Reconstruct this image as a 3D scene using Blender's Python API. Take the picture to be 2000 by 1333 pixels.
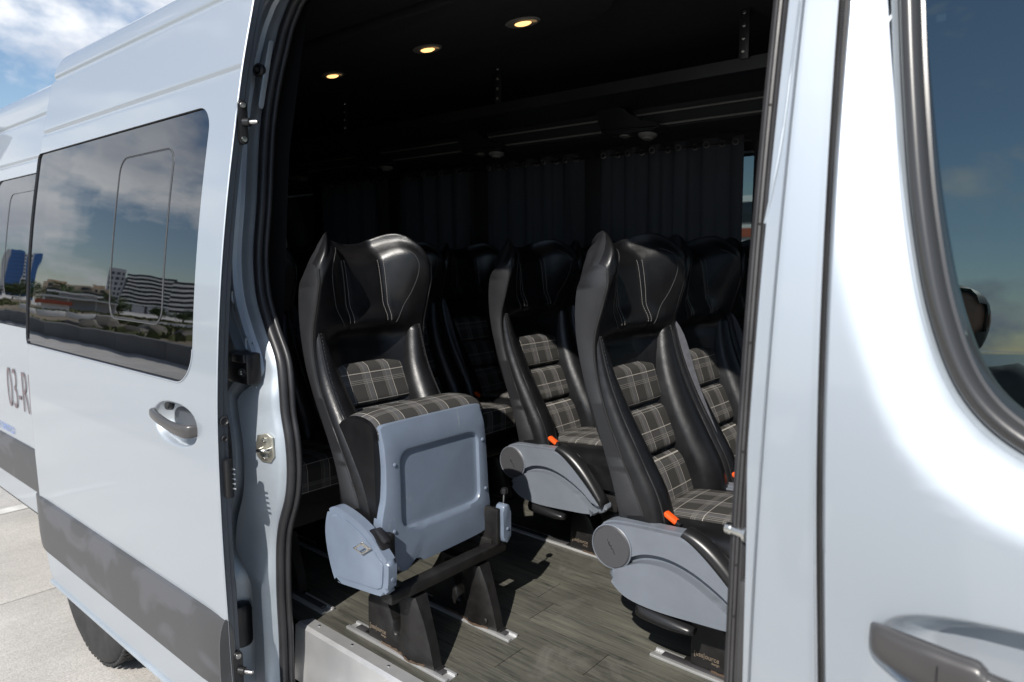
import bpy, bmesh, math, random
from mathutils import Vector, Matrix, noise
R = math.radians
for o in list(bpy.data.objects): bpy.data.objects.remove(o)
scene = bpy.context.scene
COL = scene.collection

# ---------------------------------------------------------------- camera
cd = bpy.data.cameras.new('camera'); cam = bpy.data.objects.new('camera', cd); COL.objects.link(cam)
cd.sensor_width = 36.0; cd.lens = 24.5; cd.clip_start = 0.02; cd.clip_end = 20000
cam.location = (0, -0.82, 1.64)
cam.rotation_euler = (R(90 - 6.975), 0, R(40.244))
cd.dof.use_dof = True; cd.dof.focus_distance = 1.75; cd.dof.aperture_fstop = 4.5
scene.camera = cam

# ---------------------------------------------------------------- world: sky with cumulus, sun
SUN_EL, SUN_AZ = 41.5, 18.5            # azimuth measured from -y towards +x
sd = Vector((math.sin(R(SUN_AZ))*math.cos(R(SUN_EL)), -math.cos(R(SUN_AZ))*math.cos(R(SUN_EL)), math.sin(R(SUN_EL))))
w = bpy.data.worlds.new('World'); scene.world = w; w.use_nodes = True
nt = w.node_tree; nt.nodes.clear()
def N(nt, t, **kw):
    n = nt.nodes.new(t)
    for k, v in kw.items():
        if k.startswith('i_'):
            key = k[2:]; n.inputs[int(key) if key.isdigit() else key.replace('_', ' ')].default_value = v
        else: setattr(n, k, v)
    return n
sky = N(nt, 'ShaderNodeTexSky', sky_type='NISHITA', sun_disc=False, sun_elevation=R(SUN_EL), sun_rotation=math.atan2(sd.x, sd.y), air_density=1.0, dust_density=0.15, ozone_density=2.0)
tc = N(nt, 'ShaderNodeTexCoord'); sep = N(nt, 'ShaderNodeSeparateXYZ'); nt.links.new(tc.outputs['Generated'], sep.inputs[0])
cmb = N(nt, 'ShaderNodeMapping'); cmb.inputs['Scale'].default_value = (1, 1, 2.1); cmb.inputs['Location'].default_value = (-2.6542, -17.2058, -4.0929); nt.links.new(tc.outputs['Generated'], cmb.inputs[0])
cn = N(nt, 'ShaderNodeTexNoise', i_Scale=2.3, i_Detail=10.0, i_Roughness=0.53, i_Lacunarity=2.1, i_Distortion=0.15); nt.links.new(cmb.outputs[0], cn.inputs['Vector'])
cr = N(nt, 'ShaderNodeValToRGB'); cr.color_ramp.elements[0].position = 0.505; cr.color_ramp.elements[1].position = 0.585
nt.links.new(cn.outputs[0], cr.inputs[0])
cn2 = N(nt, 'ShaderNodeTexNoise', i_Scale=4.2, i_Detail=7.0, i_Roughness=0.5); nt.links.new(cmb.outputs[0], cn2.inputs['Vector'])
cc = N(nt, 'ShaderNodeValToRGB'); cc.color_ramp.elements[0].position = 0.30; cc.color_ramp.elements[1].position = 0.66
cc.color_ramp.elements[0].color = (4.2, 4.7, 5.7, 1); cc.color_ramp.elements[1].color = (10.5, 10.5, 10.5, 1)
nt.links.new(cn2.outputs[0], cc.inputs[0])
mx = N(nt, 'ShaderNodeMix', data_type='RGBA'); nt.links.new(cr.outputs[0], mx.inputs['Factor']); nt.links.new(sky.outputs[0], mx.inputs['A']); nt.links.new(cc.outputs[0], mx.inputs['B'])
bg = N(nt, 'ShaderNodeBackground', i_Strength=0.09); nt.links.new(mx.outputs['Result'], bg.inputs[0])
wo = N(nt, 'ShaderNodeOutputWorld'); nt.links.new(bg.outputs[0], wo.inputs[0])
sl = bpy.data.lights.new('sun', 'SUN'); sl.energy = 4.2; sl.angle = R(0.53); sl.color = (1.0, 0.955, 0.89)
so = bpy.data.objects.new('sun', sl); COL.objects.link(so); so.rotation_euler = sd.to_track_quat('Z', 'Y').to_euler(); so.location = (3, -6, 9)
scene.render.engine = 'CYCLES'
scene.view_settings.view_transform = 'Standard'; scene.view_settings.look = 'None'; scene.view_settings.gamma = 1; scene.view_settings.exposure = 0.48
scene.render.resolution_x = 1024; scene.render.resolution_y = 682
try: scene.cycles.max_bounces = 10; scene.cycles.transparent_max_bounces = 16
except Exception: pass

# ---------------------------------------------------------------- materials
MAT = {}
def pmat(name, col, rough=0.5, metal=0.0, var=None, bump=None, coat=0.0, coat_rough=0.03, spec=0.5, emit=None, coords='Object', vscale=4, sheen=0):
    m = bpy.data.materials.new(name); m.use_nodes = True; t = m.node_tree; b = t.nodes['Principled BSDF']
    b.inputs['Base Color'].default_value = (*col, 1); b.inputs['Roughness'].default_value = rough; b.inputs['Metallic'].default_value = metal
    b.inputs['Coat Weight'].default_value = coat; b.inputs['Coat Roughness'].default_value = coat_rough; b.inputs['Specular IOR Level'].default_value = spec
    if sheen: b.inputs['Sheen Weight'].default_value = sheen
    c = N(t, 'ShaderNodeTexCoord')
    if var:   # var = (dark multiplier, light multiplier, roughness spread)
        n = N(t, 'ShaderNodeTexNoise', i_Scale=vscale, i_Detail=6.0, i_Roughness=0.6); t.links.new(c.outputs[coords], n.inputs['Vector'])
        r = N(t, 'ShaderNodeValToRGB'); r.color_ramp.elements[0].position = .3; r.color_ramp.elements[1].position = .7
        r.color_ramp.elements[0].color = (*[min(1, x*var[0]) for x in col], 1); r.color_ramp.elements[1].color = (*[min(1, x*var[1]) for x in col], 1)
        t.links.new(n.outputs[0], r.inputs[0]); t.links.new(r.outputs[0], b.inputs['Base Color'])
        if len(var) > 2:
            mr = N(t, 'ShaderNodeMapRange', i_1=.3, i_2=.7, i_3=max(.02, rough-var[2]), i_4=rough+var[2]); t.links.new(n.outputs[0], mr.inputs[0]); t.links.new(mr.outputs[0], b.inputs['Roughness'])
    prev = None
    for (sc, st, ds) in (bump or []):
        n = N(t, 'ShaderNodeTexNoise', i_Scale=sc, i_Detail=4.0); t.links.new(c.outputs[coords], n.inputs['Vector'])
        bp = N(t, 'ShaderNodeBump', i_Strength=st, i_Distance=ds); t.links.new(n.outputs[0], bp.inputs['Height'])
        if prev: t.links.new(prev.outputs[0], bp.inputs['Normal'])
        prev = bp
    if prev: t.links.new(prev.outputs[0], b.inputs['Normal'])
    if emit: b.inputs['Emission Color'].default_value = (*emit[0], 1); b.inputs['Emission Strength'].default_value = emit[1]
    MAT[name] = m; return m

pmat('silver', (.455, .498, .545), .50, .68, coat=.75, coat_rough=.035)
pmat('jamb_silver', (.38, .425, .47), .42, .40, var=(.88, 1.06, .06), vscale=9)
pmat('door_edge_shaded', (.115, .130, .150), .40, .6, var=(.9, 1.1, .06), vscale=7)  # body silver darkened: the edge's dark reflections are put into its colour
def scuffed():
    pmat('rubstrip', (.044, .045, .048), .46, 0, spec=.3)
    t = MAT['rubstrip'].node_tree; b = t.nodes['Principled BSDF']; c = N(t, 'ShaderNodeTexCoord'); mp = N(t, 'ShaderNodeMapping'); mp.inputs['Scale'].default_value = (1, 1, 1.7); mp.inputs['Rotation'].default_value = (0, .5, 0)
    t.links.new(c.outputs['Object'], mp.inputs[0])
    n = N(t, 'ShaderNodeTexNoise', i_Scale=4.2, i_Detail=4.0, i_Roughness=.5, i_Distortion=.7); t.links.new(mp.outputs[0], n.inputs['Vector'])
    r = N(t, 'ShaderNodeValToRGB'); r.color_ramp.elements[0].position = .55; r.color_ramp.elements[1].position = .62; t.links.new(n.outputs[0], r.inputs[0])
    x = N(t, 'ShaderNodeMix', data_type='RGBA'); t.links.new(r.outputs[0], x.inputs['Factor']); x.inputs['A'].default_value = (.060, .061, .064, 1); x.inputs['B'].default_value = (.082, .084, .092, 1)
    t.links.new(x.outputs['Result'], b.inputs['Base Color'])
scuffed()
pmat('rubber', (.018, .018, .020), .45, 0, var=(.8, 1.4, .06), vscale=12)
pmat('rubber_grey', (.040, .039, .041), .48, 0, var=(.8, 1.3, .06), vscale=12)
pmat('trim_black', (.014, .014, .016), .38, 0, var=(.8, 1.3, .06))
pmat('window_trim', (.034, .033, .033), .30, 0, coat=.4)
pmat('headliner', (.010, .010, .012), .9, 0, var=(.8, 1.3), vscale=30)
pmat('wall_dark', (.008, .008, .010), .7, 0)
pmat('leather', (.0062, .0062, .0070), .35, 0, var=(.8, 1.4, .06), vscale=14, bump=[(420, .18, .0015), (30, .16, .004), (11, .09, .010)], spec=.42)
pmat('leather_side', (.0165, .017, .019), .43, 0, var=(.85, 1.2, .05), vscale=10, bump=[(420, .18, .0015), (9, .10, .006)])
pmat('piping', (.022, .022, .023), .32, 0, bump=[(200, .1, .001)])
pmat('thread', (.23, .22, .21), .8)
pmat('thread_dark', (.045, .045, .045), .7)
pmat('plastic_blue', (.148, .182, .238), .34, 0, var=(.90, 1.07, .07), vscale=9, coat=.1, coat_rough=.2, bump=[(350, .03, .001)])
pmat('plastic_grey', (.148, .165, .193), .43, 0, var=(.90, 1.07, .06), vscale=10, bump=[(500, .06, .001)])
pmat('cap_grey', (.055, .055, .06), .5, 0, bump=[(600, .1, .001)])
pmat('iron_black', (.0105, .010, .010), .48, .2, var=(.7, 1.8, .12), vscale=16, bump=[(60, .15, .002)])
pmat('alu', (.66, .66, .66), .42, .7, var=(.92, 1.05, .06), vscale=10)
pmat('steel', (.62, .61, .58), .28, 1.0, var=(.8, 1.1, .1), vscale=30)
pmat('brass', (.56, .54, .46), .38, .9, var=(.8, 1.15, .1), vscale=40)
pmat('black_plastic', (.012, .012, .013), .33, 0)
pmat('handle_black', (.055, .052, .052), .36, 0, coat=.2, coat_rough=.2, bump=[(500, .05, .001)])
pmat('orange', (.80, .10, .015), .4)
pmat('belt', (.075, .078, .09), .75, 0, var=(.8, 1.2), vscale=60, bump=[(900, .3, .001)])
pmat('white_mark', (.66, .65, .62), .8, 0, var=(.75, 1.05), vscale=8)
pmat('rust', (.085, .055, .035), .9, 0, var=(.5, 1.3), vscale=120)
pmat('ink_maroon', (.135, .105, .112), .6)
pmat('ink_blue', (.20, .27, .48), .6)
pmat('embossed', (.16, .125, .09), .7)
pmat('tyre', (.020, .020, .021), .75, 0, var=(.7, 1.6), vscale=20)
pmat('rim_grey', (.25, .25, .26), .45, .6)
pmat('underbody', (.012, .012, .012), .9)
pmat('lens_warm', (.6, .5, .35), .3, 0, emit=((1.0, .55, .20), 1.5))
pmat('lens_dim', (.30, .24, .18), .35, 0, emit=((1.0, .60, .25), .12))
pmat('spot_grey', (.16, .155, .14), .5)

def mix_glass(name, tint, ior, wav=0.0, refl=(1, 1, 1)):
    m = bpy.data.materials.new(name); m.use_nodes = True; t = m.node_tree; t.nodes.clear()
    tr = N(t, 'ShaderNodeBsdfTransparent'); tr.inputs[0].default_value = (*tint, 1)
    gl = N(t, 'ShaderNodeBsdfGlossy', i_Roughness=0.0); gl.inputs[0].default_value = (*refl, 1)
    fr = N(t, 'ShaderNodeFresnel', i_IOR=ior); mxs = N(t, 'ShaderNodeMixShader'); out = N(t, 'ShaderNodeOutputMaterial')
    t.links.new(fr.outputs[0], mxs.inputs[0]); t.links.new(tr.outputs[0], mxs.inputs[1]); t.links.new(gl.outputs[0], mxs.inputs[2]); t.links.new(mxs.outputs[0], out.inputs[0])
    if wav:
        c = N(t, 'ShaderNodeTexCoord'); n = N(t, 'ShaderNodeTexNoise', i_Scale=5.0, i_Detail=1.0); t.links.new(c.outputs['Object'], n.inputs['Vector'])
        bp = N(t, 'ShaderNodeBump', i_Strength=wav, i_Distance=.01); t.links.new(n.outputs[0], bp.inputs['Height']); t.links.new(bp.outputs[0], gl.inputs['Normal'])
    MAT[name] = m
mix_glass('privacy_glass', (.025, .03, .035), 2.4, .07, (.93, .96, 1.0))
pmat('frame_line', (.085, .088, .092), .45, .2); pmat('grommet', (.22, .22, .21), .35, .8)
mix_glass('cab_glass', (.010, .016, .017), 2.3, .02, (.80, .98, 1.0))
mix_glass('far_glass', (.10, .13, .135), 1.5)

def add_scuffs(name, scale, lo, hi, col, stretch=(1, 1, 1)):
    t = MAT[name].node_tree; b = t.nodes['Principled BSDF']; inp = b.inputs['Base Color']
    c = N(t, 'ShaderNodeTexCoord'); mp = N(t, 'ShaderNodeMapping'); mp.inputs['Scale'].default_value = stretch; t.links.new(c.outputs['Object'], mp.inputs[0])
    n = N(t, 'ShaderNodeTexNoise', i_Scale=scale, i_Detail=7.0, i_Roughness=.7, i_Distortion=.8); t.links.new(mp.outputs[0], n.inputs['Vector'])
    r = N(t, 'ShaderNodeValToRGB'); r.color_ramp.elements[0].position = lo; r.color_ramp.elements[1].position = hi; t.links.new(n.outputs[0], r.inputs[0])
    x = N(t, 'ShaderNodeMix', data_type='RGBA'); t.links.new(r.outputs[0], x.inputs['Factor']); x.inputs['B'].default_value = (*col, 1)
    if inp.links: t.links.new(inp.links[0].from_socket, x.inputs['A'])
    else: x.inputs['A'].default_value = inp.default_value
    t.links.new(x.outputs['Result'], inp)
add_scuffs('plastic_blue', 16, .64, .74, (.24, .26, .29), (1, 1.6, .7)); add_scuffs('plastic_grey', 14, .65, .76, (.23, .24, .25), (.6, 1, 1.4))
add_scuffs('iron_black', 22, .64, .74, (.05, .042, .034)); add_scuffs('rubber', 20, .66, .80, (.05, .047, .043)); add_scuffs('rubber_grey', 24, .66, .8, (.085, .08, .073), (1, 1, .5))

def plaid_mat():
    m = bpy.data.materials.new('plaid'); m.use_nodes = True; t = m.node_tree; b = t.nodes['Principled BSDF']
    b.inputs['Roughness'].default_value = .85; b.inputs['Specular IOR Level'].default_value = .2
    uv = N(t, 'ShaderNodeUVMap'); sp = N(t, 'ShaderNodeSeparateXYZ'); t.links.new(uv.outputs[0], sp.inputs[0])
    def M(op, a, bb=None, c=None):
        n = N(t, 'ShaderNodeMath', operation=op)
        for i, x in enumerate((a, bb, c)):
            if x is None: continue
            if isinstance(x, (int, float)): n.inputs[i].default_value = x
            else: t.links.new(x, n.inputs[i])
        return n.outputs[0]
    def line(coord, period, centre, half):
        f = M('FRACT', M('DIVIDE', coord, period)); return M('COMPARE', f, centre, half/period)
    lay = None
    def over(prev, mask, col, amt):
        x = N(t, 'ShaderNodeMix', data_type='RGBA'); f = M('MULTIPLY', mask, amt); t.links.new(f, x.inputs['Factor'])
        if prev is None: x.inputs['A'].default_value = (.040, .0385, .036, 1)
        else: t.links.new(prev, x.inputs['A'])
        x.inputs['B'].default_value = (*col, 1); return x.outputs['Result']
    for co, pr in ((sp.outputs[0], .074), (sp.outputs[1], .078)):
        vert = pr == .074
        lay = over(lay, line(co, pr, .36, .0085), (.098, .096, .098), .75 if vert else .25)
        for c in (.15, .21, .27): lay = over(lay, line(co, pr, c, .00075), (.20, .19, .175), .75)
        lay = over(lay, line(co, pr, .52, .0011), (.36, .335, .30), .85)
    n = N(t, 'ShaderNodeTexNoise', i_Scale=900.0, i_Detail=2.0); t.links.new(uv.outputs[0], n.inputs['Vector'])
    mr = N(t, 'ShaderNodeMapRange', i_1=.3, i_2=.7, i_3=.72, i_4=1.2); t.links.new(n.outputs[0], mr.inputs[0])
    mm = N(t, 'ShaderNodeMix', data_type='RGBA', blend_type='MULTIPLY'); mm.inputs['Factor'].default_value = 1; t.links.new(lay, mm.inputs['A']); t.links.new(mr.outputs[0], mm.inputs['B'])
    t.links.new(mm.outputs['Result'], b.inputs['Base Color'])
    bp = N(t, 'ShaderNodeBump', i_Strength=.35, i_Distance=.001); t.links.new(n.outputs[0], bp.inputs['Height']); t.links.new(bp.outputs[0], b.inputs['Normal'])
    MAT['plaid'] = m
plaid_mat()

def wood_mat(k):
    name = 'wood%d' % k
    m = bpy.data.materials.new(name); m.use_nodes = True; t = m.node_tree; b = t.nodes['Principled BSDF']
    b.inputs['Specular IOR Level'].default_value = .35
    c = N(t, 'ShaderNodeTexCoord'); mp = N(t, 'ShaderNodeMapping'); mp.inputs['Scale'].default_value = (4.6, 96, 1); mp.inputs['Location'].default_value = (k*7.3, k*3.1, k)
    t.links.new(c.outputs['Object'], mp.inputs[0])
    n = N(t, 'ShaderNodeTexNoise', i_Scale=1.0, i_Detail=8.0, i_Roughness=.66, i_Distortion=1.1); t.links.new(mp.outputs[0], n.inputs['Vector'])
    r = N(t, 'ShaderNodeValToRGB'); e = r.color_ramp.elements
    f = (1.0, .88, 1.12, .95)[k]
    e[0].position = .30; e[0].color = (.026*f, .027*f, .024*f, 1); e[1].position = .70; e[1].color = (.118*f, .113*f, .092*f, 1)
    x = e.new(.47); x.color = (.073*f, .072*f, .060*f, 1)
    t.links.new(n.outputs[0], r.inputs[0])
    n2 = N(t, 'ShaderNodeTexNoise', i_Scale=5.0, i_Detail=5.0); t.links.new(c.outputs['Object'], n2.inputs['Vector'])
    mr = N(t, 'ShaderNodeMapRange', i_1=.3, i_2=.7, i_3=.82, i_4=1.22); t.links.new(n2.outputs[0], mr.inputs[0])
    mm = N(t, 'ShaderNodeMix', data_type='RGBA', blend_type='MULTIPLY'); mm.inputs['Factor'].default_value = 1; t.links.new(r.outputs[0], mm.inputs['A']); t.links.new(mr.outputs[0], mm.inputs['B'])
    t.links.new(mm.outputs['Result'], b.inputs['Base Color'])
    rr = N(t, 'ShaderNodeMapRange', i_1=.3, i_2=.7, i_3=.42, i_4=.62); t.links.new(n2.outputs[0], rr.inputs[0]); t.links.new(rr.outputs[0], b.inputs['Roughness'])
    bp = N(t, 'ShaderNodeBump', i_Strength=.25, i_Distance=.001); t.links.new(n.outputs[0], bp.inputs['Height']); t.links.new(bp.outputs[0], b.inputs['Normal'])
    MAT[name] = m
for k in range(4): wood_mat(k); add_scuffs('wood%d' % k, 6.0, .56, .80, (.15, .142, .125))

def curtain_mat():
    m = bpy.data.materials.new('curtain'); m.use_nodes = True; t = m.node_tree; t.nodes.clear()
    d = N(t, 'ShaderNodeBsdfDiffuse'); d.inputs[0].default_value = (.044, .045, .050, 1)
    tl = N(t, 'ShaderNodeBsdfTranslucent'); tl.inputs[0].default_value = (.022, .027, .034, 1)
    a = N(t, 'ShaderNodeAddShader'); o = N(t, 'ShaderNodeOutputMaterial')
    t.links.new(d.outputs[0], a.inputs[0]); t.links.new(tl.outputs[0], a.inputs[1]); t.links.new(a.outputs[0], o.inputs[0]); MAT['curtain'] = m
curtain_mat()

# ---------------------------------------------------------------- mesh helpers
def link(name, me, mat, parent=None, label=None, cat=None, group=None, kind=None):
    o = bpy.data.objects.new(name, me); COL.objects.link(o)
    if mat:
        for mm in (mat if isinstance(mat, (list, tuple)) else [mat]): me.materials.append(MAT[mm])
    if parent:
        o.parent = parent
        if parent.parent is None and parent.type == 'EMPTY': o.matrix_parent_inverse = Matrix.Translation(-parent.location)
    for k, v in (('label', label), ('category', cat), ('group', group), ('kind', kind)):
        if v: o[k] = v
    return o
def empty(name, loc, label, cat, group=None):
    o = bpy.data.objects.new(name, None); COL.objects.link(o); o.location = loc; o.empty_display_size = .1
    o['label'] = label; o['category'] = cat
    if group: o['group'] = group
    return o
def mk(name, V, F, mat, parent=None, ang=40, uv=None, normals=None, **kw):
    me = bpy.data.meshes.new(name); me.from_pydata([tuple(v) for v in V], [], F); me.update()
    if uv is not None:
        l = me.uv_layers.new(name='UVMap')
        for lp in me.loops: l.data[lp.index].uv = uv[lp.vertex_index]
    me.polygons.foreach_set('use_smooth', [True]*len(me.polygons))
    if normals is not None: me.normals_split_custom_set_from_vertices([tuple(n) for n in normals])
    elif ang is not None and ang < 180:
        me.set_sharp_from_angle(angle=R(ang))
    return link(name, me, mat, parent, **kw)
def fromb(name, bm, mat, parent=None, ang=40, **kw):
    bmesh.ops.recalc_face_normals(bm, faces=bm.faces)
    me = bpy.data.meshes.new(name); bm.to_mesh(me); bm.free()
    me.polygons.foreach_set('use_smooth', [True]*len(me.polygons))
    if ang is not None: me.set_sharp_from_angle(angle=R(ang))
    return link(name, me, mat, parent, **kw)
def bbox(bm, c, s, bev=0.0, rot=None, seg=2):
    g = bmesh.ops.create_cube(bm, size=1.0); vs = g['verts']
    bmesh.ops.scale(bm, vec=s, verts=vs)
    if bev:
        es = list({e for v in vs for e in v.link_edges})
        r = bmesh.ops.bevel(bm, geom=es, offset=bev, segments=seg, affect='EDGES', profile=.5); 
        vs = list({v for f in r['faces'] for v in f.verts} | {v for v in vs if v.is_valid})
    if rot: bmesh.ops.rotate(bm, verts=vs, cent=(0, 0, 0), matrix=rot)
    bmesh.ops.translate(bm, vec=c, verts=vs); return vs
def box(name, c, s, mat, parent=None, bev=.003, rot=None, **kw):
    bm = bmesh.new(); bbox(bm, c, s, bev, rot); return fromb(name, bm, mat, parent, 35, **kw)
def tube_data(pts, r, n=8, closed=False):
    pts = [Vector(p) for p in pts]; V = []; F = []; m = len(pts)
    up = None
    for i, p in enumerate(pts):
        a = pts[i-1] if (i > 0 or closed) else p; b = pts[(i+1) % m] if (i < m-1 or closed) else p
        t = (b-a).normalized()
        if up is None: up = Vector((0, 0, 1)) if abs(t.z) < .9 else Vector((1, 0, 0))
        u = (up - t*up.dot(t)).normalized(); v = t.cross(u); up = u
        rr = r[i] if isinstance(r, (list, tuple)) else r
        for k in range(n):
            th = 2*math.pi*k/n; V.append(p + u*math.cos(th)*rr + v*math.sin(th)*rr)
    for i in range(m if closed else m-1):
        j = (i+1) % m
        for k in range(n): F.append((i*n+k, i*n+(k+1) % n, j*n+(k+1) % n, j*n+k))
    if not closed: F.append(tuple(range(n))[::-1]); F.append(tuple((m-1)*n+k for k in range(n)))
    return V, F
def tube(name, pts, r, mat, parent=None, n=8, closed=False, **kw):
    V, F = tube_data(pts, r, n, closed); return mk(name, V, F, mat, parent, 60, **kw)
def lathe(name, prof, p, axis, mat, parent=None, n=24, ang=35, **kw):
    """prof: list of (radius, distance along axis)"""
    ax = Vector(axis).normalized(); q = ax.to_track_quat('Z', 'Y').to_matrix(); V = []; F = []; p = Vector(p)
    for (r, d) in prof:
        for k in range(n):
            th = 2*math.pi*k/n; V.append(p + q @ Vector((r*math.cos(th), r*math.sin(th), d)))
    for i in range(len(prof)-1):
        for k in range(n): F.append((i*n+k, i*n+(k+1) % n, (i+1)*n+(k+1) % n, (i+1)*n+k))
    F.append(tuple(range(n))[::-1]); F.append(tuple((len(prof)-1)*n+k for k in range(n)))
    return mk(name, V, F, mat, parent, ang, **kw)
def loft(name, rings, mat, parent=None, closed=True, caps=True, ang=40, uv=None, **kw):
    n = len(rings[0]); V = [p for r in rings for p in r]; F = []
    for i in range(len(rings)-1):
        for k in range(n if closed else n-1):
            F.append((i*n+k, i*n+(k+1) % n, (i+1)*n+(k+1) % n, (i+1)*n+k))
    if caps and closed: F.append(tuple(range(n))[::-1]); F.append(tuple((len(rings)-1)*n+k for k in range(n)))
    return mk(name, V, F, mat, parent, ang, uv=uv, **kw)
def plate(name, poly, mapf, t0, t1, mat, parent=None, bev=.003, ang=35, **kw):
    """extrude a 2-D polygon between offsets t0..t1; mapf(a,b,t)->xyz; edge bevel on both rims"""
    bm = bmesh.new(); A = [bm.verts.new(mapf(a, b, t0)) for a, b in poly]; B = [bm.verts.new(mapf(a, b, t1)) for a, b in poly]
    n = len(poly); f0 = bm.faces.new(A); f1 = bm.faces.new(B[::-1])
    for i in range(n): bm.faces.new((A[i], B[i], B[(i+1) % n], A[(i+1) % n]))
    if bev:
        es = list(f0.edges)+list(f1.edges)
        bmesh.ops.bevel(bm, geom=es, offset=bev, segments=3, affect='EDGES', profile=.5)
    return fromb(name, bm, mat, parent, ang, **kw)
def smooth_poly(pts, n=6, closed=True):
    """Catmull-Rom through the control points"""
    out = []; m = len(pts)
    for i in range(m if closed else m-1):
        p = [pts[(i+k-1) % m] if closed else pts[max(0, min(m-1, i+k-1))] for k in range(4)]
        for s in range(n):
            t = s/n; out.append(tuple(.5*((2*p[1][d]) + (-p[0][d]+p[2][d])*t + (2*p[0][d]-5*p[1][d]+4*p[2][d]-p[3][d])*t*t + (-p[0][d]+3*p[1][d]-3*p[2][d]+p[3][d])*t**3) for d in range(len(pts[0]))))
    if not closed: out.append(tuple(pts[-1]))
    return out
def interp(x, xs, ys):
    """monotone cubic (Hermite) interpolation"""
    if x <= xs[0]: return ys[0]
    if x >= xs[-1]: return ys[-1]
    i = 0
    while xs[i+1] < x: i += 1
    def sl(k): return (ys[k+1]-ys[k])/(xs[k+1]-xs[k])
    def tg(k):
        if k == 0: return sl(0)
        if k == len(xs)-1: return sl(k-1)
        h0, h1 = xs[k]-xs[k-1], xs[k+1]-xs[k]
        return (sl(k-1)*h1+sl(k)*h0)/(h0+h1)
    h = xs[i+1]-xs[i]; t = (x-xs[i])/h
    return (2*t**3-3*t*t+1)*ys[i]+(t**3-2*t*t+t)*h*tg(i)+(-2*t**3+3*t*t)*ys[i+1]+(t**3-t*t)*h*tg(i+1)
def sst(a, b, x):
    t = max(0., min(1., (x-a)/(b-a))); return t*t*(3-2*t)
def text_mesh(name, s, size, mat, parent, M, thick=.0006, sx=1.0, off=0.0, **kw):
    cu = bpy.data.curves.new(name, 'FONT'); cu.body = s; cu.size = size; cu.extrude = thick; cu.align_x = 'LEFT'; cu.offset = off
    to = bpy.data.objects.new(name, cu); COL.objects.link(to)
    dg = bpy.context.evaluated_depsgraph_get(); me = bpy.data.meshes.new_from_object(to.evaluated_get(dg))
    bpy.data.objects.remove(to); bpy.data.curves.remove(cu)
    me.transform(M @ Matrix.Diagonal((sx, 1, 1, 1))); me.name = name; me.materials.clear()
    return link(name, me, mat, parent, **kw)
# ================================================================ THE VAN
FLOOR = .67; WID = 1.96                       # cabin floor height, body width
_PZ = [.0, .30, .45, .60, .82, 1.08, 1.30, 1.41, 1.584, 1.75, 1.94, 2.054, 2.16, 2.243, 2.29, 2.335, 2.37, 2.40, 2.43, 2.445]
_PY = [.20, .06, .022, .006, .0, -.003, .001, .008, .024, .046, .078, .099, .123, .144, .160, .196, .262, .37, .60, .98]
_TAB = [interp(i*.005, _PZ, _PY) for i in range(490)]
def P(z):
    t = max(0., min(488.99, z/.005)); i = int(t); f = t-i; return _TAB[i]*(1-f)+_TAB[i+1]*f
def groove(z): return .0065*math.exp(-((z-2.055)/.007)**2)+.0075*math.exp(-((z-2.243)/.009)**2)
van = empty('passenger_van', (-1.8, .98, 0), 'silver passenger van with its side door slid open, seats inside', 'van')

class Panel:
    def __init__(s): s.v = []; s.f = []
    def grid(s, xs, zs, skip=None):
        b = len(s.v); n = len(xs)
        s.v += [(x, z) for z in zs for x in xs]
        for j in range(len(zs)-1):
            for i in range(n-1):
                if skip and skip((xs[i]+xs[i+1])/2, (zs[j]+zs[j+1])/2): continue
                s.f.append((b+j*n+i, b+j*n+i+1, b+(j+1)*n+i+1, b+(j+1)*n+i))
    def ring(s, outer, inner, k=8, pw=1.0):
        """fill between two matched contours"""
        b = len(s.v); n = len(outer)
        for r in range(k+1):
            t = (r/k)**pw
            s.v += [(o[0]+(i[0]-o[0])*t, o[1]+(i[1]-o[1])*t) for o, i in zip(outer, inner)]
        for r in range(k):
            for i in range(n):
                j = (i+1) % n; s.f.append((b+r*n+i, b+r*n+j, b+(r+1)*n+j, b+(r+1)*n+i))
    def build(s, name, yf, mat, parent, xf=None, sign=-1, **kw):
        """yf(x,z) gives the sheet's y; analytic normals, facing sign*y"""
        V = []; NN = []; e = .0012
        for (x, z) in s.v:
            y = yf(x, z); gx = (yf(x+e, z)-yf(x-e, z))/(2*e); gz = (yf(x, z+e)-yf(x, z-e))/(2*e)
            V.append((xf(x, z) if xf else x, y, z)); NN.append(Vector((gx, -1, gz)).normalized() * (1 if sign < 0 else -1))
        F = []
        for f in s.f:
            a, b_, c = (Vector(V[i]) for i in (f[0], f[1], f[2])); nn = (b_-a).cross(c-b_)
            if nn.length < 1e-10 and len(f) > 3: nn = (c-b_).cross(Vector(V[f[3]])-c)
            F.append(tuple(reversed(f)) if nn.y*sign < 0 else f)
        return mk(name, V, F, mat, parent, None, normals=NN, **kw)
def lin(a, b, n): return [a+(b-a)*i/n for i in range(n+1)]
def lines(a, b, step, fine):
    """coordinates a..b with extra lines where fine=[(centre, half, step)]"""
    s = set(round(v, 5) for v in lin(a, b, max(1, int((b-a)/step))))
    for c, h, st in fine: s |= set(round(v, 5) for v in lin(max(a, c-h), min(b, c+h), max(1, int(2*h/st))))
    out = []
    for v in sorted(s):
        if a-1e-6 <= v <= b+1e-6 and (not out or v-out[-1] > .0008): out.append(v)
    out[-1] = b; return out
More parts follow.
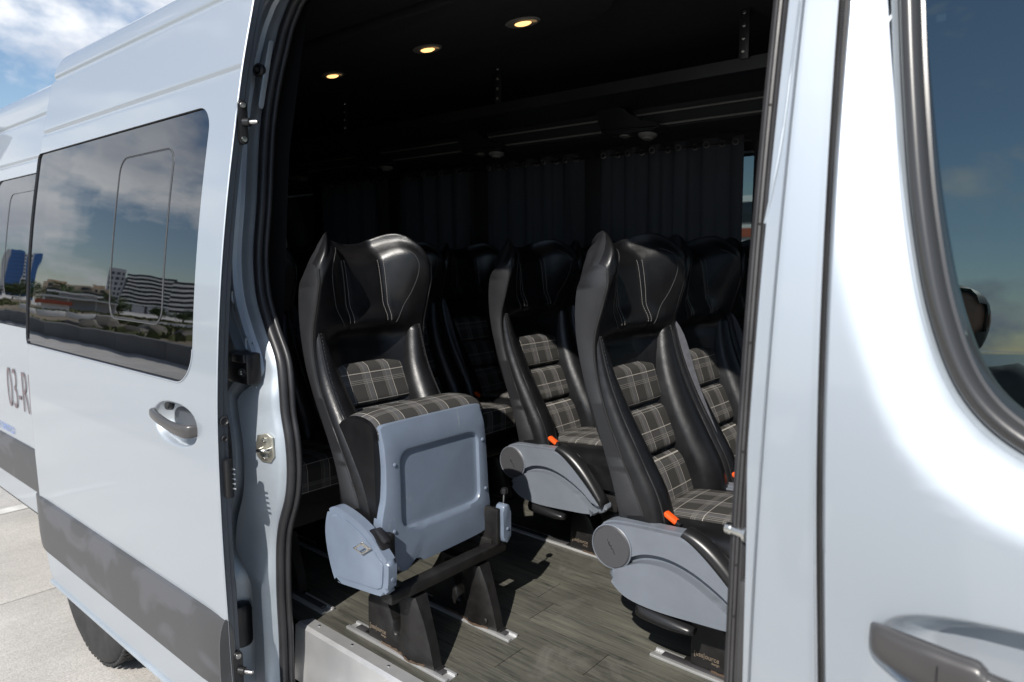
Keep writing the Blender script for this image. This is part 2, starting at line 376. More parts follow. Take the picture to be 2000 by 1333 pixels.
def ray_poly(c, th, poly):
    d = (math.cos(th), math.sin(th)); best = None; n = len(poly)
    for i in range(n):
        a = poly[i]; b = poly[(i+1) % n]; ex, ez = b[0]-a[0], b[1]-a[1]
        den = d[0]*ez-d[1]*ex
        if abs(den) < 1e-12: continue
        t = ((a[0]-c[0])*ez-(a[1]-c[1])*ex)/den; u = ((a[0]-c[0])*d[1]-(a[1]-c[1])*d[0])/den
        if t > 0 and -1e-9 <= u <= 1+1e-9 and (best is None or t > best): best = t
    return (c[0]+d[0]*best, c[1]+d[1]*best)
def rrect(x0, x1, z0, z1, rs, n=10):
    """rounded rectangle, radii (x0z0, x1z0, x1z1, x0z1)"""
    out = []
    for (cx, cz, r, a0) in ((x0+rs[0], z0+rs[0], rs[0], 180), (x1-rs[1], z0+rs[1], rs[1], 270), (x1-rs[2], z1-rs[2], rs[2], 0), (x0+rs[3], z1-rs[3], rs[3], 90)):
        for k in range(n+1): th = R(a0+90*k/n); out.append((cx+r*math.cos(th), cz+r*math.sin(th)))
    return out
def offset_poly(poly, d):
    n = len(poly); out = []
    ar = sum(poly[i][0]*poly[(i+1) % n][1]-poly[(i+1) % n][0]*poly[i][1] for i in range(n))
    sg = 1 if ar > 0 else -1
    for i in range(n):
        a, b = poly[i-1], poly[(i+1) % n]; t = Vector((b[0]-a[0], b[1]-a[1])); t = t.normalized() if t.length > 1e-9 else Vector((1, 0))
        out.append((poly[i][0]-sg*t.y*d, poly[i][1]+sg*t.x*d))
    return out
def resample(poly, n):
    m = len(poly); L = [0]
    for i in range(m): a, b = poly[i], poly[(i+1) % m]; L.append(L[-1]+math.hypot(b[0]-a[0], b[1]-a[1]))
    out = []; k = 0
    for i in range(n):
        s = L[-1]*i/n
        while L[k+1] < s: k += 1
        t = (s-L[k])/max(1e-9, L[k+1]-L[k]); a, b = poly[k], poly[(k+1) % m]; out.append((a[0]+(b[0]-a[0])*t, a[1]+(b[1]-a[1])*t))
    return out
def match_outer(inner, rect):
    """outer rectangle points matched to the inner contour along rays from its middle; corners snapped in"""
    x0, x1, z0, z1 = rect; c = (sum(p[0] for p in inner)/len(inner), sum(p[1] for p in inner)/len(inner))
    R4 = [(x0, z0), (x1, z0), (x1, z1), (x0, z1)]
    out = [ray_poly(c, math.atan2(p[1]-c[1], p[0]-c[0]), R4) for p in inner]
    for q in R4:
        k = min(range(len(out)), key=lambda i: (out[i][0]-q[0])**2+(out[i][1]-q[1])**2); out[k] = q
    return out
def fan(contour, yf, name, mat, parent, k=8, th=0, **kw):
    p = Panel(); c = (sum(q[0] for q in contour)/len(contour), sum(q[1] for q in contour)/len(contour))
    p.ring(contour, [(c[0]+(q[0]-c[0])*.02, c[1]+(q[1]-c[1])*.02) for q in contour], k)
    n = len(contour); p.f.append(tuple(range(k*n, k*n+n)))
    return p.build(name, yf, mat, parent, **kw)
def lip(name, contour, y0, y1, mat, parent, off=0.0, **kw):
    """reveal between the contour at depth y0 and (inset by off) at depth y1"""
    c2 = offset_poly(contour, off) if off else contour
    return loft(name, [[(x, P(z)+y0, z) for x, z in contour], [(x, P(z)+y1, z) for x, z in c2]], mat, parent, closed=True, caps=False, **kw)
def section_ring(name, contour, prof, mat, parent, yb=P, **kw):
    """moulding round a contour; prof = list of (inset, dy)"""
    rings = []
    for ins, dy in prof:
        c2 = offset_poly(contour, ins); rings.append([(x, yb(z)+dy, z) for x, z in c2])
    return loft(name, rings, mat, parent, closed=True, caps=False, ang=50, **kw)
def dish(x, z, cx, cz, a, b, d, inner=.5):
    r = (abs((x-cx)/a)**2.4+abs((z-cz)/b)**2.4)**(1/2.4); return d*(1-sst(inner, 1.0, r))

# ---------------- sliding door, standing open along the van's flank
DX0, DX1, DOFF = -2.862, -1.495, -.08
def dpart(o): o.parent = door; return o
def rear_round(x): return .05*(1-sst(0, .045, x-DX0))**2      # the sheet rolls inwards at its rear edge
def door_y(x, z): return P(z)+DOFF+groove(z)+rear_round(x)+dish(x, z, -1.705, 1.232, .120, .055, .036, .62)
win_c = resample(rrect(-2.842, -1.612, 1.338, 1.988, (.02, .085, .06, .02), 12), 340)
pn = Panel()
zf = [(2.055, .02, .002), (2.243, .026, .0025), (1.232, .064, .004)]
pn.grid(lines(DX0, DX1, .03, [(-1.705, .13, .004), (DX0+.03, .03, .004)]), lines(.475, 1.31, .02, zf))
pn.ring(match_outer(win_c, (DX0, DX1, 1.31, 2.015)), win_c, 6)
pn.grid(lines(DX0, DX1, .03, [(DX0+.03, .03, .004)]), lines(2.015, 2.34, .012, zf))
door = pn.build('sliding_door', door_y, 'silver', van)
P_door = lambda z: P(z)+DOFF
dpart(section_ring('window_reveal', win_c, [(0, 0), (.0015, .003), (.002, .0085), (.012, .009)], 'trim_black', None, P_door))
dpart(tube('lower_window_lip', [(x, P(z)+DOFF-.0004, z) for x, z in [q for q in offset_poly(rrect(-2.842, -1.612, 1.338, 1.988, (.02, .085, .06, .02), 12), -.0015)][6:26]], .0022, 'silver', None, 6))
gl = dpart(fan(offset_poly(win_c, .0035), lambda x, z: P(z)+DOFF+.0055, 'window_glass', 'privacy_glass', None, 10))
slide_c = resample(rrect(-2.125, -1.787, 1.466, 1.912, (.045, .045, .045, .045), 8), 120)
dpart(section_ring('vent_window_frame', slide_c, [(0, .0055), (.0004, .0040), (.0020, .0040), (.0024, .0055)], 'frame_line', None, P_door))
dpart(section_ring('vent_window_seal', offset_poly(slide_c, .0024), [(0, .0054), (.0005, .0046), (.0035, .0046), (.004, .0054)], 'rubber', None, P_door))
# inner structure of the door and its closing edge
rows = lin(.475, 2.34, 90)
def edge_ring(z):
    y = P(z)+DOFF; d = .029 if z > .62 else .029-.05*(.62-z)
    return [(DX1+.0015, y-.0008, z), (DX1+.0035, y+.0012, z), (DX1+.0015, y+.003, z), (DX1-.002, y+.006, z), (DX1-.002, y+.017, z), (DX1-.006, y+.020, z), (DX1-.006, y+d, z), (DX1-.016, y+d+.003, z), (DX1-.10, y+d+.006, z), (DX0+.04, y+d+.006, z), (DX0+.04, y+.05, z)]
dpart(loft('door_inner_panel', [edge_ring(z) for z in rows], 'door_edge_shaded', None, closed=False, caps=False, ang=30))
dpart(tube('door_edge_hem', [(DX1+.001, P(z)+DOFF+.0008, z) for z in rows], .0022, 'silver', None, 6))
dpart(box('door_floor_closer', (-2.18, -.04, .47), (1.30, .06, .012), 'jamb_silver', None, .004))
# handle
def bar(name, pts, hw, mat, n=12):
    """handle bar: pts = (x,y,z, half height, half depth)"""
    rings = []
    for (x, y, z, h, d) in smooth_poly(pts, 6, False):
        rings.append([(x, y+d*(abs(math.cos(t))**.7)*(1 if math.cos(t) > 0 else -1), z+h*(abs(math.sin(t))**.7)*(1 if math.sin(t) > 0 else -1)) for t in [2*math.pi*k/n for k in range(n)]])
    return loft(name, rings, mat, None, True, True, 60)
yd = P(1.24)+DOFF
dpart(bar('door_handle', [(-1.820, yd+.008, 1.249, .006, .004), (-1.811, yd-.008, 1.248, .010, .008), (-1.76, yd-.018, 1.243, .0115, .008), (-1.70, yd-.021, 1.236, .012, .008), (-1.64, yd-.019, 1.231, .0145, .009), (-1.604, yd-.010, 1.231, .0165, .010), (-1.590, yd+.008, 1.233, .011, .006)], 0, 'handle_black'))
dpart(lathe('lock_barrel', [(.013, 0), (.013, .012), (.011, .015), (.004, .0152)], (-1.762, yd+.022, 1.268), (0, -1, .2), 'black_plastic', None, 16))
# rub strip on the door: bulging section with rounded-off ends
def rub(x0, x1, off, name, n=46):
    rings = []
    for i in range(n+1):
        t = i/n; x = x0+(x1-x0)*t; e = min(1., min(t, 1-t)*n/4.0); e = math.sin(e*math.pi/2)
        prof = [(.600, .004), (.603, -.010), (.612, -.017), (.66, -.021), (.72, -.020), (.775, -.015), (.793, -.009), (.800, .004)]
        bow = .012*(1-e)
        rings.append([(x, P(z)+off+(dy*e if dy < 0 else dy), .7+(z-.7)*(1-bow/.4)) for z, dy in prof])
    return loft(name, rings, 'rubstrip', None, closed=False, caps=False, ang=30)
dpart(rub(DX0-.004, DX1-.001, DOFF, 'rub_strip'))
dpart(plate('rub_strip_end_cap', smooth_poly([(-.095, .602), (-.102, .64), (-.103, .70), (-.100, .76), (-.088, .80), (-.070, .78), (-.066, .70), (-.070, .62)], 3), lambda a, b, t: (t, a, b), DX1-.003, DX1+.003, 'rubstrip', None, .001))
# fittings on the door's closing edge
for z, r in ((1.268, .0115), (1.228, .0075)):
    dpart(lathe('rubber_grommet', [(r, 0), (r, .003), (r*.75, .0045), (r*.6, .002)], (DX1-.0025, P(z)+DOFF+.018, z), (1, 0, 0), 'rubber', None, 18))
dpart(box('contact_block', (DX1+.006, P(1.13)+DOFF+.021, 1.135), (.018, .020, .092), 'black_plastic', None, .006))
for k in range(5): dpart(lathe('contact_pin', [(.0022, 0), (.0022, .007), (.0015, .009)], (DX1+.014, P(1.13)+DOFF+.027, 1.112+k*.0115), (1, .3, 0), 'steel', None, 8))
for zc in (.665, 1.935):
    dpart(plate('guide_bracket', rrect(-.011, .011, -.048, .048, (.010,)*4, 5), lambda a, b, t, zc=zc: (t, P(zc)+DOFF+.017+a, zc+b), DX1-.002, DX1+.006, 'black_plastic', None, .002))
    dpart(lathe('guide_boss', [(.010, 0), (.009, .014), (.007, .016)], (DX1+.004, P(zc)+DOFF+.020, zc), (1, .5, 0), 'black_plastic', None, 14))
    dpart(lathe('guide_pin', [(.0048, 0), (.0048, .017), (.0035, .020)], (DX1+.018, P(zc)+DOFF+.026, zc), (1, .5, 0), 'steel', None, 12))
    for s in (-1, 1): dpart(lathe('bracket_bolt', [(.007, 0), (.006, .004), (.003, .0042)], (DX1+.005, P(zc)+DOFF+.017, zc+s*.037), (1, 0, 0), 'steel', None, 10))

# ---------------- rear flank behind the door (its skin stands further in than the opened door)
RIN = .10
def PR(z): return P(z-.05*sst(2.243, 2.345, z))+RIN
def body_y(x, z): return PR(z)+groove(z)
QX0, QX1 = -5.35, -1.66
qwin = resample(rrect(-4.12, -2.45, 1.330, 1.992, (.10, .05, .05, .10), 10), 260)
pn = Panel()
pn.grid(lines(QX0, QX1, .12, [(-3.02, .45, .03)]), lines(.475, 1.30, .03, []), skip=lambda x, z: (x+3.02)**2+(z-.345)**2 < .40**2)
pn.ring(match_outer(qwin, (-4.35, -2.2, 1.30, 2.02)), qwin, 5)
pn.grid(lines(QX0, -4.35, .1, []), lines(1.30, 2.02, .05, [])); pn.grid(lines(-2.2, QX1, .1, []), lines(1.30, 2.02, .05, []))
pn.grid(lines(QX0, QX1, .12, []), lines(2.02, 2.345, .012, zf))
pn.build('rear_side_panel', body_y, 'silver', van)
section_ring('rear_window_reveal', qwin, [(0, 0), (.0015, .003), (.002, .0085), (.012, .009)], 'trim_black', van, PR)
fan(offset_poly(qwin, .003), lambda x, z: PR(z)+.006, 'rear_window_glass', 'privacy_glass', van, 8)
qs = resample(rrect(-3.86, -3.42, 1.46, 1.92, (.045,)*4, 8), 100)
section_ring('rear_vent_window_frame', qs, [(0, .0055), (.0004, .0040), (.0020, .0040), (.0024, .0055)], 'frame_line', van, PR)
for a_, b_ in ((-4.30, -3.10), (-5.33, -4.31)):
    o = rub(a_, b_, RIN, 'rear_rub_strip', 26); o.parent = van; o.matrix_parent_inverse = Matrix.Translation(-van.location)
# lettering on the flank (text runs from the rear forwards)
Mt = Matrix(((1, 0, 0, -3.835), (0, 0, 1, RIN-.0062), (0, 1, 0, .952), (0, 0, 0, 1)))
text_mesh('registration_lettering', '03-RB-9', .27, 'ink_maroon', van, Mt, .0004, .60, -.004)
text_mesh('small_lettering', 'TRANSPORTE TURISTICO', .045, 'ink_blue', van, Matrix(((1, 0, 0, -4.28), (0, 0, 1, RIN-.0035), (0, 1, 0, .818), (0, 0, 0, 1))), .0004, .95)
box('side_reflector', (-4.30, RIN+.012, .52), (.08, .012, .035), 'white_mark', van, .004)

# ---------------- roof, far flank, ends, underbody
rows = []
ys = [(P(z), z) for z in (2.295, 2.315, 2.335, 2.355, 2.37, 2.385, 2.40, 2.415, 2.43, 2.44)]
prof = [(y+RIN, z+.05) for y, z in ys]+[(.98+RIN/2, 2.498)]+[(WID-y, z+.05) for y, z in reversed(ys)]
loft('roof', [[(x, y, z) for y, z in prof] for x in lin(QX0, -1.60, 20)], 'silver', van, closed=False, caps=False, ang=60)
prof = ys+[(.98, 2.446)]+[(WID-y, z) for y, z in reversed(ys)]
loft('front_roof', [[(x, y, z) for y, z in prof] for x in lin(-1.62, .55, 10)], 'silver', van, closed=False, caps=False, ang=60)
FW = [(-1.70, -.94), (-2.36, -1.74), (-3.02, -2.40), (-3.68, -3.06), (-4.35, -3.72)]      # far-side window openings
def far_y(x, z): return WID-P(z)
pn = Panel(); pn.grid(lines(QX0, .75, .15, []), lines(.475, 1.34, .05, [])); pn.grid(lines(QX0, .75, .15, []), lines(2.02, 2.30, .02, []))
edges = [QX0]+[v for a, b in reversed(FW) for v in (a+.03, b-.03)]+[-.45]
for k in range(0, len(edges), 2): pn.grid([edges[k], edges[k+1]], lines(1.34, 2.02, .04, []))
pn.grid([.5, .75], lines(1.34, 2.02, .04, []))
FW.append((-.46, .51))
pn.build('far_side_panel', far_y, 'silver', van, sign=1)
for a, b in FW:
    fan(resample(rrect(a-.005, b+.005, 1.33, 2.03, (.05,)*4, 6), 60), lambda x, z: WID-P(z)-.012, 'far_window', 'far_glass', van, 3, sign=1)
mk('rear_end', [(QX0, .12, .475), (QX0, WID-.05, .475), (QX0, WID-.15, 2.46), (QX0, .28, 2.46)], [(0, 1, 2, 3)], 'silver', van)
box('underbody', (-2.3, 1.02, .44), (5.9, 1.72, .06), 'underbody', van, .01)
# nose and windscreen, ahead of the picture
def nose(x):
    t = (x-.55)/1.55; top = 2.43-1.35*sst(0, .62, t)-.30*sst(.62, 1, t); top = max(.75, top)
    k = .10*sst(.5, 1, t)
    return [(x, .02+k+P(min(z, 2.2)), z) for z in lin(.475, top-.06, 8)]+[(x, .20+k, top), (x, .98, top+.02), (x, WID-.20-k, top)]+[(x, WID-.02-k-P(min(z, 2.2)), z) for z in reversed(lin(.475, top-.06, 8))]
loft('bonnet_and_wings', [nose(x) for x in lin(.95, 2.1, 14)], 'silver', van, closed=False, caps=False, ang=50)
nr = nose(2.1); mk('nose_panel', nr, [tuple(range(len(nr)))], 'silver', van)
ws = [nose(x) for x in lin(.55, .95, 5)]
mk('windscreen', [p for r in ws for p in r[7:12]], [(i*5+k, i*5+k+1, (i+1)*5+k+1, (i+1)*5+k) for i in range(4) for k in range(4)], 'far_glass', van)
box('dashboard', (.80, .98, 1.02), (.42, 1.72, .30), 'trim_black', van, .04)

# ---------------- B pillar and front door
def seam_l(z): return interp(z, [.475, 1.14, 1.444, 1.70, 1.936, 2.3], [-.190, -.222, -.242, -.254, -.263, -.270])
pn = Panel(); zs = lines(.475, 2.30, .02, []); us = lin(0, 1, 10)
pn.grid(us, zs)
def pil_x(u, z): return -.302+(seam_l(z)+.302)*u
def pil_y(u, z): return P(z)+.007*(1-sst(0, .12, u))+.006*sst(.94, 1.0, u)
pn.build('door_pillar', pil_y, 'silver', van, xf=pil_x)
# the shut gap with its finely toothed rubber
loft('shut_gap_seal', [[(seam_l(z)-.002, P(z)+.004, z), (seam_l(z)+.001, P(z)+.012, z), (seam_l(z)+.004, P(z)+.007, z), (seam_l(z)+.006, P(z)+.010, z), (seam_l(z)+.010, P(z)+.010, z)] for z in lin(.475, 2.3, 70)], 'rubber_grey', van, closed=False, caps=False)
bm = bmesh.new()
for i in range(300):
    z = 1.02+i*.0034; bbox(bm, (seam_l(z)+.0055, P(z)+.006, z), (.0030, .005, .0016))
fromb('shut_gap_teeth', bm, 'rubber_grey', van, kind='stuff')
def fpart(o): o.parent = fdoor; return o
fw = smooth_poly([(.60, 1.405), (.35, 1.408), (.12, 1.418), (.02, 1.432), (-.047, 1.455), (-.098, 1.504), (-.134, 1.587), (-.160, 1.695), (-.178, 1.806), (-.193, 1.92), (-.203, 2.02), (-.190, 2.075), (-.13, 2.10), (.2, 2.105), (.40, 2.05), (.54, 1.80)], 10)
fw = resample([(a-.013, b-.012) for a, b in fw], 260)
fsub = fw[::4]
def fdist(x, z):
    k = min(range(len(fsub)), key=lambda i: (x-fsub[i][0])**2+(z-fsub[i][1])**2); best = 9
    for i in (k-1, k):
        a, b = fsub[i], fsub[(i+1) % len(fsub)]; ex, ez = b[0]-a[0], b[1]-a[1]; t = max(0, min(1, ((x-a[0])*ex+(z-a[1])*ez)/(ex*ex+ez*ez)))
        best = min(best, math.hypot(x-a[0]-ex*t, z-a[1]-ez*t))
    return best
def fd_y(x, z):
    y = P(z)+.008*(1-sst(0, .006, x+.2505))          # folded edge along the shut gap
    y += dish(x, z, .015, 1.216, .190, .056, .040, .66)
    if z > 1.22:
        y += .020*(1-sst(.0, .085, fdist(x, z)))**1.2  # pressed surround of the window
    return y
def fd_x(x, z): return x+(seam_l(z)+.0065+.25)*(1-sst(0, .13, x+.25))
pn = Panel()
xs = lines(-.25, .75, .03, [(.015, .20, .004), (-.235, .015, .002)])
pn.grid(xs, lines(.475, 1.30, .02, [(1.218, .066, .003)]))
pn.ring(match_outer(fw, (-.232, .75, 1.30, 2.16)), fw, 12)
pn.grid(lines(-.25, -.232, .003, []), lines(1.30, 2.16, .02, []))
pn.grid(lines(-.25, .75, .03, [(-.235, .015, .003)]), lines(2.16, 2.30, .02, []))
fdoor = pn.build('front_door', fd_y, 'silver', van, xf=fd_x)
P_f = lambda z: P(z)+.020
fpart(section_ring('window_reveal', fw, [(-.001, -.001), (.003, .004), (.006, .010)], 'jamb_silver', None, P_f))
fpart(section_ring('window_trim', offset_poly(fw, .005), [(0, .008), (.001, .002), (.004, -.002), (.010, -.004), (.016, -.002), (.020, .004), (.0215, .012), (.025, .013), (.026, .040), (.026, .075)], 'window_trim', None, P_f))
fpart(fan(offset_poly(fw, .028), lambda x, z: .108-(1.92-z)*.056, 'window_glass', 'cab_glass', None, 8))
yf0 = P(1.22)
fpart(bar('door_handle', [(-.171, yf0+.010, 1.221, .010, .004), (-.160, yf0-.006, 1.220, .018, .010), (-.12, yf0-.018, 1.217, .0235, .013), (-.085, yf0-.022, 1.2155, .0240, .013), (-.066, yf0-.023, 1.2150, .0238, .013), (-.058, yf0-.024, 1.2125, .0212, .012), (-.048, yf0-.025, 1.2105, .0192, .012), (.02, yf0-.026, 1.209, .0182, .011), (.10, yf0-.02, 1.209, .017, .011), (.16, yf0-.004, 1.210, .013, .008)], 0, 'handle_black'))
fpart(loft('handle_joint', [[(-.099, yf0-.0205+.0142*math.cos(t), 1.2160+.0242*math.sin(t)) for t in [2*math.pi*k/16 for k in range(16)]], [(-.0975, yf0-.0205+.0142*math.cos(t), 1.2160+.0242*math.sin(t)) for t in [2*math.pi*k/16 for k in range(16)]]], 'black_plastic', None))
fpart(box('door_inner_trim', (.25, .11, .98), (.90, .05, .80), 'trim_black', None, .02))

# ---------------- B pillar: jamb flange, ribbed rubber, striker
def jx(z): return interp(z, [.475, 1.14, 1.30, 1.40, 1.45, 1.66, 1.72, 1.78, 2.3], [-.316, -.318, -.322, -.327, -.327, -.327, -.327, -.327, -.327])
loft('pillar_jamb', [[(-.3015, P(z)+.004, z), (-.306, P(z)+.008, z), (-.308, P(z)+.014, z), (jx(z)+.002, P(z)+.016, z), (jx(z), P(z)+.020, z), (jx(z)-.002, P(z)+.045, z), (-.36, P(z)+.07, z), (-.34, P(z)+.16, z), (-.18, P(z)+.17, z)] for z in lin(.475, 2.3, 80)], 'silver', van, closed=False, caps=False, ang=30)
ribs = [(-.3265, .034), (-.331, .029), (-.3345, .030), (-.336, .036), (-.338, .036), (-.3395, .031), (-.3435, .030), (-.3455, .037), (-.3475, .037), (-.349, .034), (-.353, .034), (-.357, .041), (-.366, .047), (-.370, .058), (-.368, .075)]
loft('ribbed_door_rubber', [[(-.3265+(x+.3265)*.66-.005*sst(1.3, 2.1, z), P(z)+y, z) for x, y in ribs] for z in lin(.475, 2.3, 60)], 'rubber_grey', van, closed=False, caps=False, ang=25)
for z in (1.83, 1.68, 1.53, 1.39, 1.17, 1.24): lathe('rubber_drain_hole', [(.0016, 0), (.0016, .0015), (.0006, .0018)], (-.3365-.005*sst(1.3, 2.1, z), P(z)+.0312, z), (0, -1, 0), 'underbody', van, 8)
tube('pillar_crease', smooth_poly([(-.310, P(1.99)+.0135, 1.99), (-.312, P(1.90)+.0138, 1.90), (-.315, P(1.78)+.0138, 1.78), (-.322, P(1.715)+.0145, 1.715), (-.327, P(1.68)+.017, 1.68)], 5, False), .0016, 'jamb_silver', van, 6)
lathe('striker_pin', [(.0105, 0), (.0105, .004), (.0068, .006), (.0062, .024), (.0078, .026), (.0078, .033), (.005, .035)], (-.322, .030, 1.284), (-1, .28, -.02), 'steel', van, 18)
box('pillar_guide_cover', (-.322, .030, 1.15), (.012, .02, .15), 'rubber_grey', van, .004)

# ---------------- C pillar: pressed jamb, seal, fittings
CZ = [.475, .54, .654, .83, .975, 1.065, 1.198, 1.274, 1.323, 1.395, 1.459, 1.539, 1.615, 1.767, 1.984, 2.149, 2.23, 2.289, 2.33]
CX = [-1.56, -1.556, -1.542, -1.537, -1.514, -1.474, -1.467, -1.486, -1.492, -1.51, -1.556, -1.605, -1.627, -1.636, -1.660, -1.650, -1.636, -1.605, -1.55]
def cx_(z): return interp(z, CZ, CX)
_JU = [(.012, .084), (.0, .074), (-.008, .067), (-.016, .063), (-.034, .060), (-.040, .050), (-.046, .048), (-.062, .046), (-.068, .040), (-.084, .038), (-.10, .03), (-.17, .10)]
_JM = [(.012, .080), (.004, .068), (-.002, .060), (-.010, .055), (-.096, .018), (-.104, .026), (-.110, .056), (-.124, .056), (-.130, .050), (-.134, .018), (-.140, .012), (-.19, .10)]
_JB = [(.012, .076), (.004, .060), (-.002, .046), (-.010, .038), (-.046, .033), (-.054, .040), (-.060, .058), (-.078, .058), (-.084, .050), (-.092, .016), (-.110, .012), (-.18, .10)]
def jamb(z):
    x = cx_(z); p = P(z); m = sst(1.365, 1.29, z) if z > 1.2 else 1.0; bt = 1-sst(.80, .92, z)
    pts = [(u[0]+(c[0]+(d[0]-c[0])*bt-u[0])*m, u[1]+(c[1]+(d[1]-c[1])*bt-u[1])*m) for u, c, d in zip(_JU, _JM, _JB)]
    return [(x+a, p+b, z) for a, b in pts]
loft('rear_pillar_jamb', [jamb(z) for z in lin(.475, 2.33, 150)], 'jamb_silver', van, closed=False, caps=False, ang=28)
def seal_pts(off): return [(cx_(z)+off, P(z)+.080, z) for z in lin(.475, 2.33, 110)]+[(-1.48, P(2.33)+.10, 2.352), (-1.35, P(2.33)+.10, 2.358), (-.6, P(2.33)+.10, 2.358), (-.36, P(2.33)+.10, 2.35)]
V, F = tube_data(seal_pts(.012), .0125, 10); mk('door_opening_seal', V, F, 'rubber', van, 60)
V, F = tube_data([(a+.013, b+.013, c) for a, b, c in seal_pts(.012)], .0075, 8); mk('seal_lip', V, F, 'rubber', van, 60)
# top rail of the door opening
loft('opening_top_rail', [[(x, P(2.30)-.002, 2.300), (x, .165+.02, 2.305), (x, .20, 2.33), (x, .25, 2.362), (x, .30, 2.372), (x, .30, 2.395)] for x in (-1.75, -.2)], 'jamb_silver', van, closed=False, caps=False)
# folded flange with pressed notches
loft('pillar_flange', [[(cx_(z)-.038, P(z)+.056, z), (cx_(z)-.042, P(z)+.040, z), (cx_(z)-.052, P(z)+.038, z), (cx_(z)-.054, P(z)+.044, z)] for z in lin(1.40, 1.93, 40)], 'jamb_silver', van, closed=False, caps=False, ang=25)
for z in (1.425, 1.535, 1.655, 1.79):
    tube('flange_notch', [(cx_(z)-.041, P(z)+.0375, z+.018), (cx_(z)-.047, P(z)+.0355, z+.018), (cx_(z)-.0495, P(z)+.0355, z+.010), (cx_(z)-.0495, P(z)+.0355, z-.006), (cx_(z)-.046, P(z)+.0355, z-.012)], .0028, 'jamb_silver', van, 6)
zt = 2.10; xt = cx_(zt)-.010
plate('buffer_mount', [(-.018, .0), (.002, .055), (.020, .075), (.020, -.095), (.006, -.055)], lambda a, b, t: (xt+a+.006, P(zt+b)+.062+t, zt+b), -.012, .004, 'jamb_silver', van, .004)
lathe('rubber_buffer', [(.0165, 0), (.0165, .010), (.012, .014), (.010, .006)], (xt+.012, P(zt)+.050, zt), (.35, -1, 0), 'rubber', van, 20)
lathe('buffer_bolt', [(.006, 0), (.005, .004), (.002, .0045)], (xt+.0155, P(zt)+.041, zt), (.35, -1, 0), 'steel', van, 10)
zt = 1.385; xt = cx_(zt)-.05
box('track_recess', (xt-.02, P(zt)+.026, zt-.012), (.105, .040, .075), 'black_plastic', van, .006)
box('track_cover', (xt+.005, P(zt)+.004, zt+.014), (.055, .010, .020), 'trim_black', van, .003)
lathe('track_bolt', [(.011, 0), (.011, .003), (.005, .0035), (.004, .001)], (xt+.016, P(zt)+.0055, zt-.020), (.3, -1, 0), 'steel', van, 16)
for z, a in ((1.43, -.026), (1.455, -.045), (1.325, -.05), (1.30, -.07)): lathe('spot_weld', [(.004, 0), (.0032, .0014), (.001, .0018)], (cx_(z)+a, P(z)+.043, z), (.3, -1, 0), 'jamb_silver', van, 10)
zt = 1.182; so3 = Vector((cx_(zt)-.034, P(zt)+.0435, zt)); tn = Vector((.92, .395, 0)).normalized(); nn_ = Vector((.395, -.92, 0)).normalized()
def sp(a, b, t): return so3+tn*a+nn_*t+Vector((0, 0, b))
plate('striker_plate', [(-.021, .032), (.004, .038), (.021, .028), (.024, -.018), (.012, -.034), (-.012, -.032), (-.025, -.019), (-.026, .012)], sp, .0, .005, 'brass', van, .001)
tube('striker_loop', [sp(-.013, -.001, .004), sp(-.013, -.001, .018), sp(-.008, 0, .023), sp(.010, .001, .023), sp(.015, .001, .018), sp(.015, .001, .004)], .0040, 'steel', van, 8)
for s_ in (-.021, .022): lathe('striker_screw', [(.0060, 0), (.0055, .003), (.003, .0035), (.0025, .0015)], sp(-.001, s_, .005), nn_, 'steel', van, 12)
zt = .70; box('lower_track_block', (cx_(zt)-.085, P(zt)+.02, zt), (.05, .05, .12), 'black_plastic', van, .018)

# ---------------- sill, step and cabin floor
box('sill_panel', (-.95, .055, .475), (1.32, .11, .03), 'jamb_silver', van, .006)
box('lower_step', (-.93, .13, .505), (1.22, .12, .02), 'rubber_grey', van, .003)
# aluminium riser: folded plate with a chamfered end
A = [(-1.562, .150, .676), (-1.545, .182, .676), (-.42, .182, .676), (-.42, .150, .676)]
B_ = [(-1.568, .142, .668), (-.42, .142, .668), (-1.572, .136, .515), (-.42, .136, .515)]
V = A+B_; mk('step_riser', V, [(0, 3, 2, 1), (4, 5, 3, 0), (6, 7, 5, 4)], 'alu', van, 20)
for x in (-1.50, -1.36, -1.22, -1.08, -.94, -.80, -.66): lathe('riser_screw', [(.0042, 0), (.0035, .0018), (.0015, .002)], (x, .170, .6755), (0, 0, 1), 'steel', van, 10)
floor = mk('cabin_floor', [(-4.7, .16, .664), (.2, .16, .664), (.2, 1.84, .664), (-4.7, 1.84, .664)], [(0, 1, 2, 3)], 'underbody', van)
random.seed(5); pw = .1115; yrow = .447-3*pw; row = 0
while yrow < 1.82:
    y0, y1 = max(.160, yrow), min(1.84, yrow+pw)
    x = -4.6-random.random()*.5
    offs = {1: -1.252, 2: -1.032, 3: -.854, 4: -1.108}
    joints = []
    anchor = offs.get(row, -1-random.random())
    k = anchor
    while k > -4.7: k -= .92
    while k < .3: joints.append(k); k += .92
    for j in range(len(joints)):
        a = max(-4.7, joints[j]); b = min(.2, joints[j]+.92)
        if b-a < .02 or y1-y0 < .01: continue
        g = .0011
        bm = bmesh.new(); vs = bbox(bm, ((a+b)/2, (y0+y1)/2, .667), (b-a-2*g, y1-y0-2*g, .006))
        fromb('floor_plank', bm, 'wood%d' % random.randrange(4), floor, 30)
    yrow += pw; row += 1
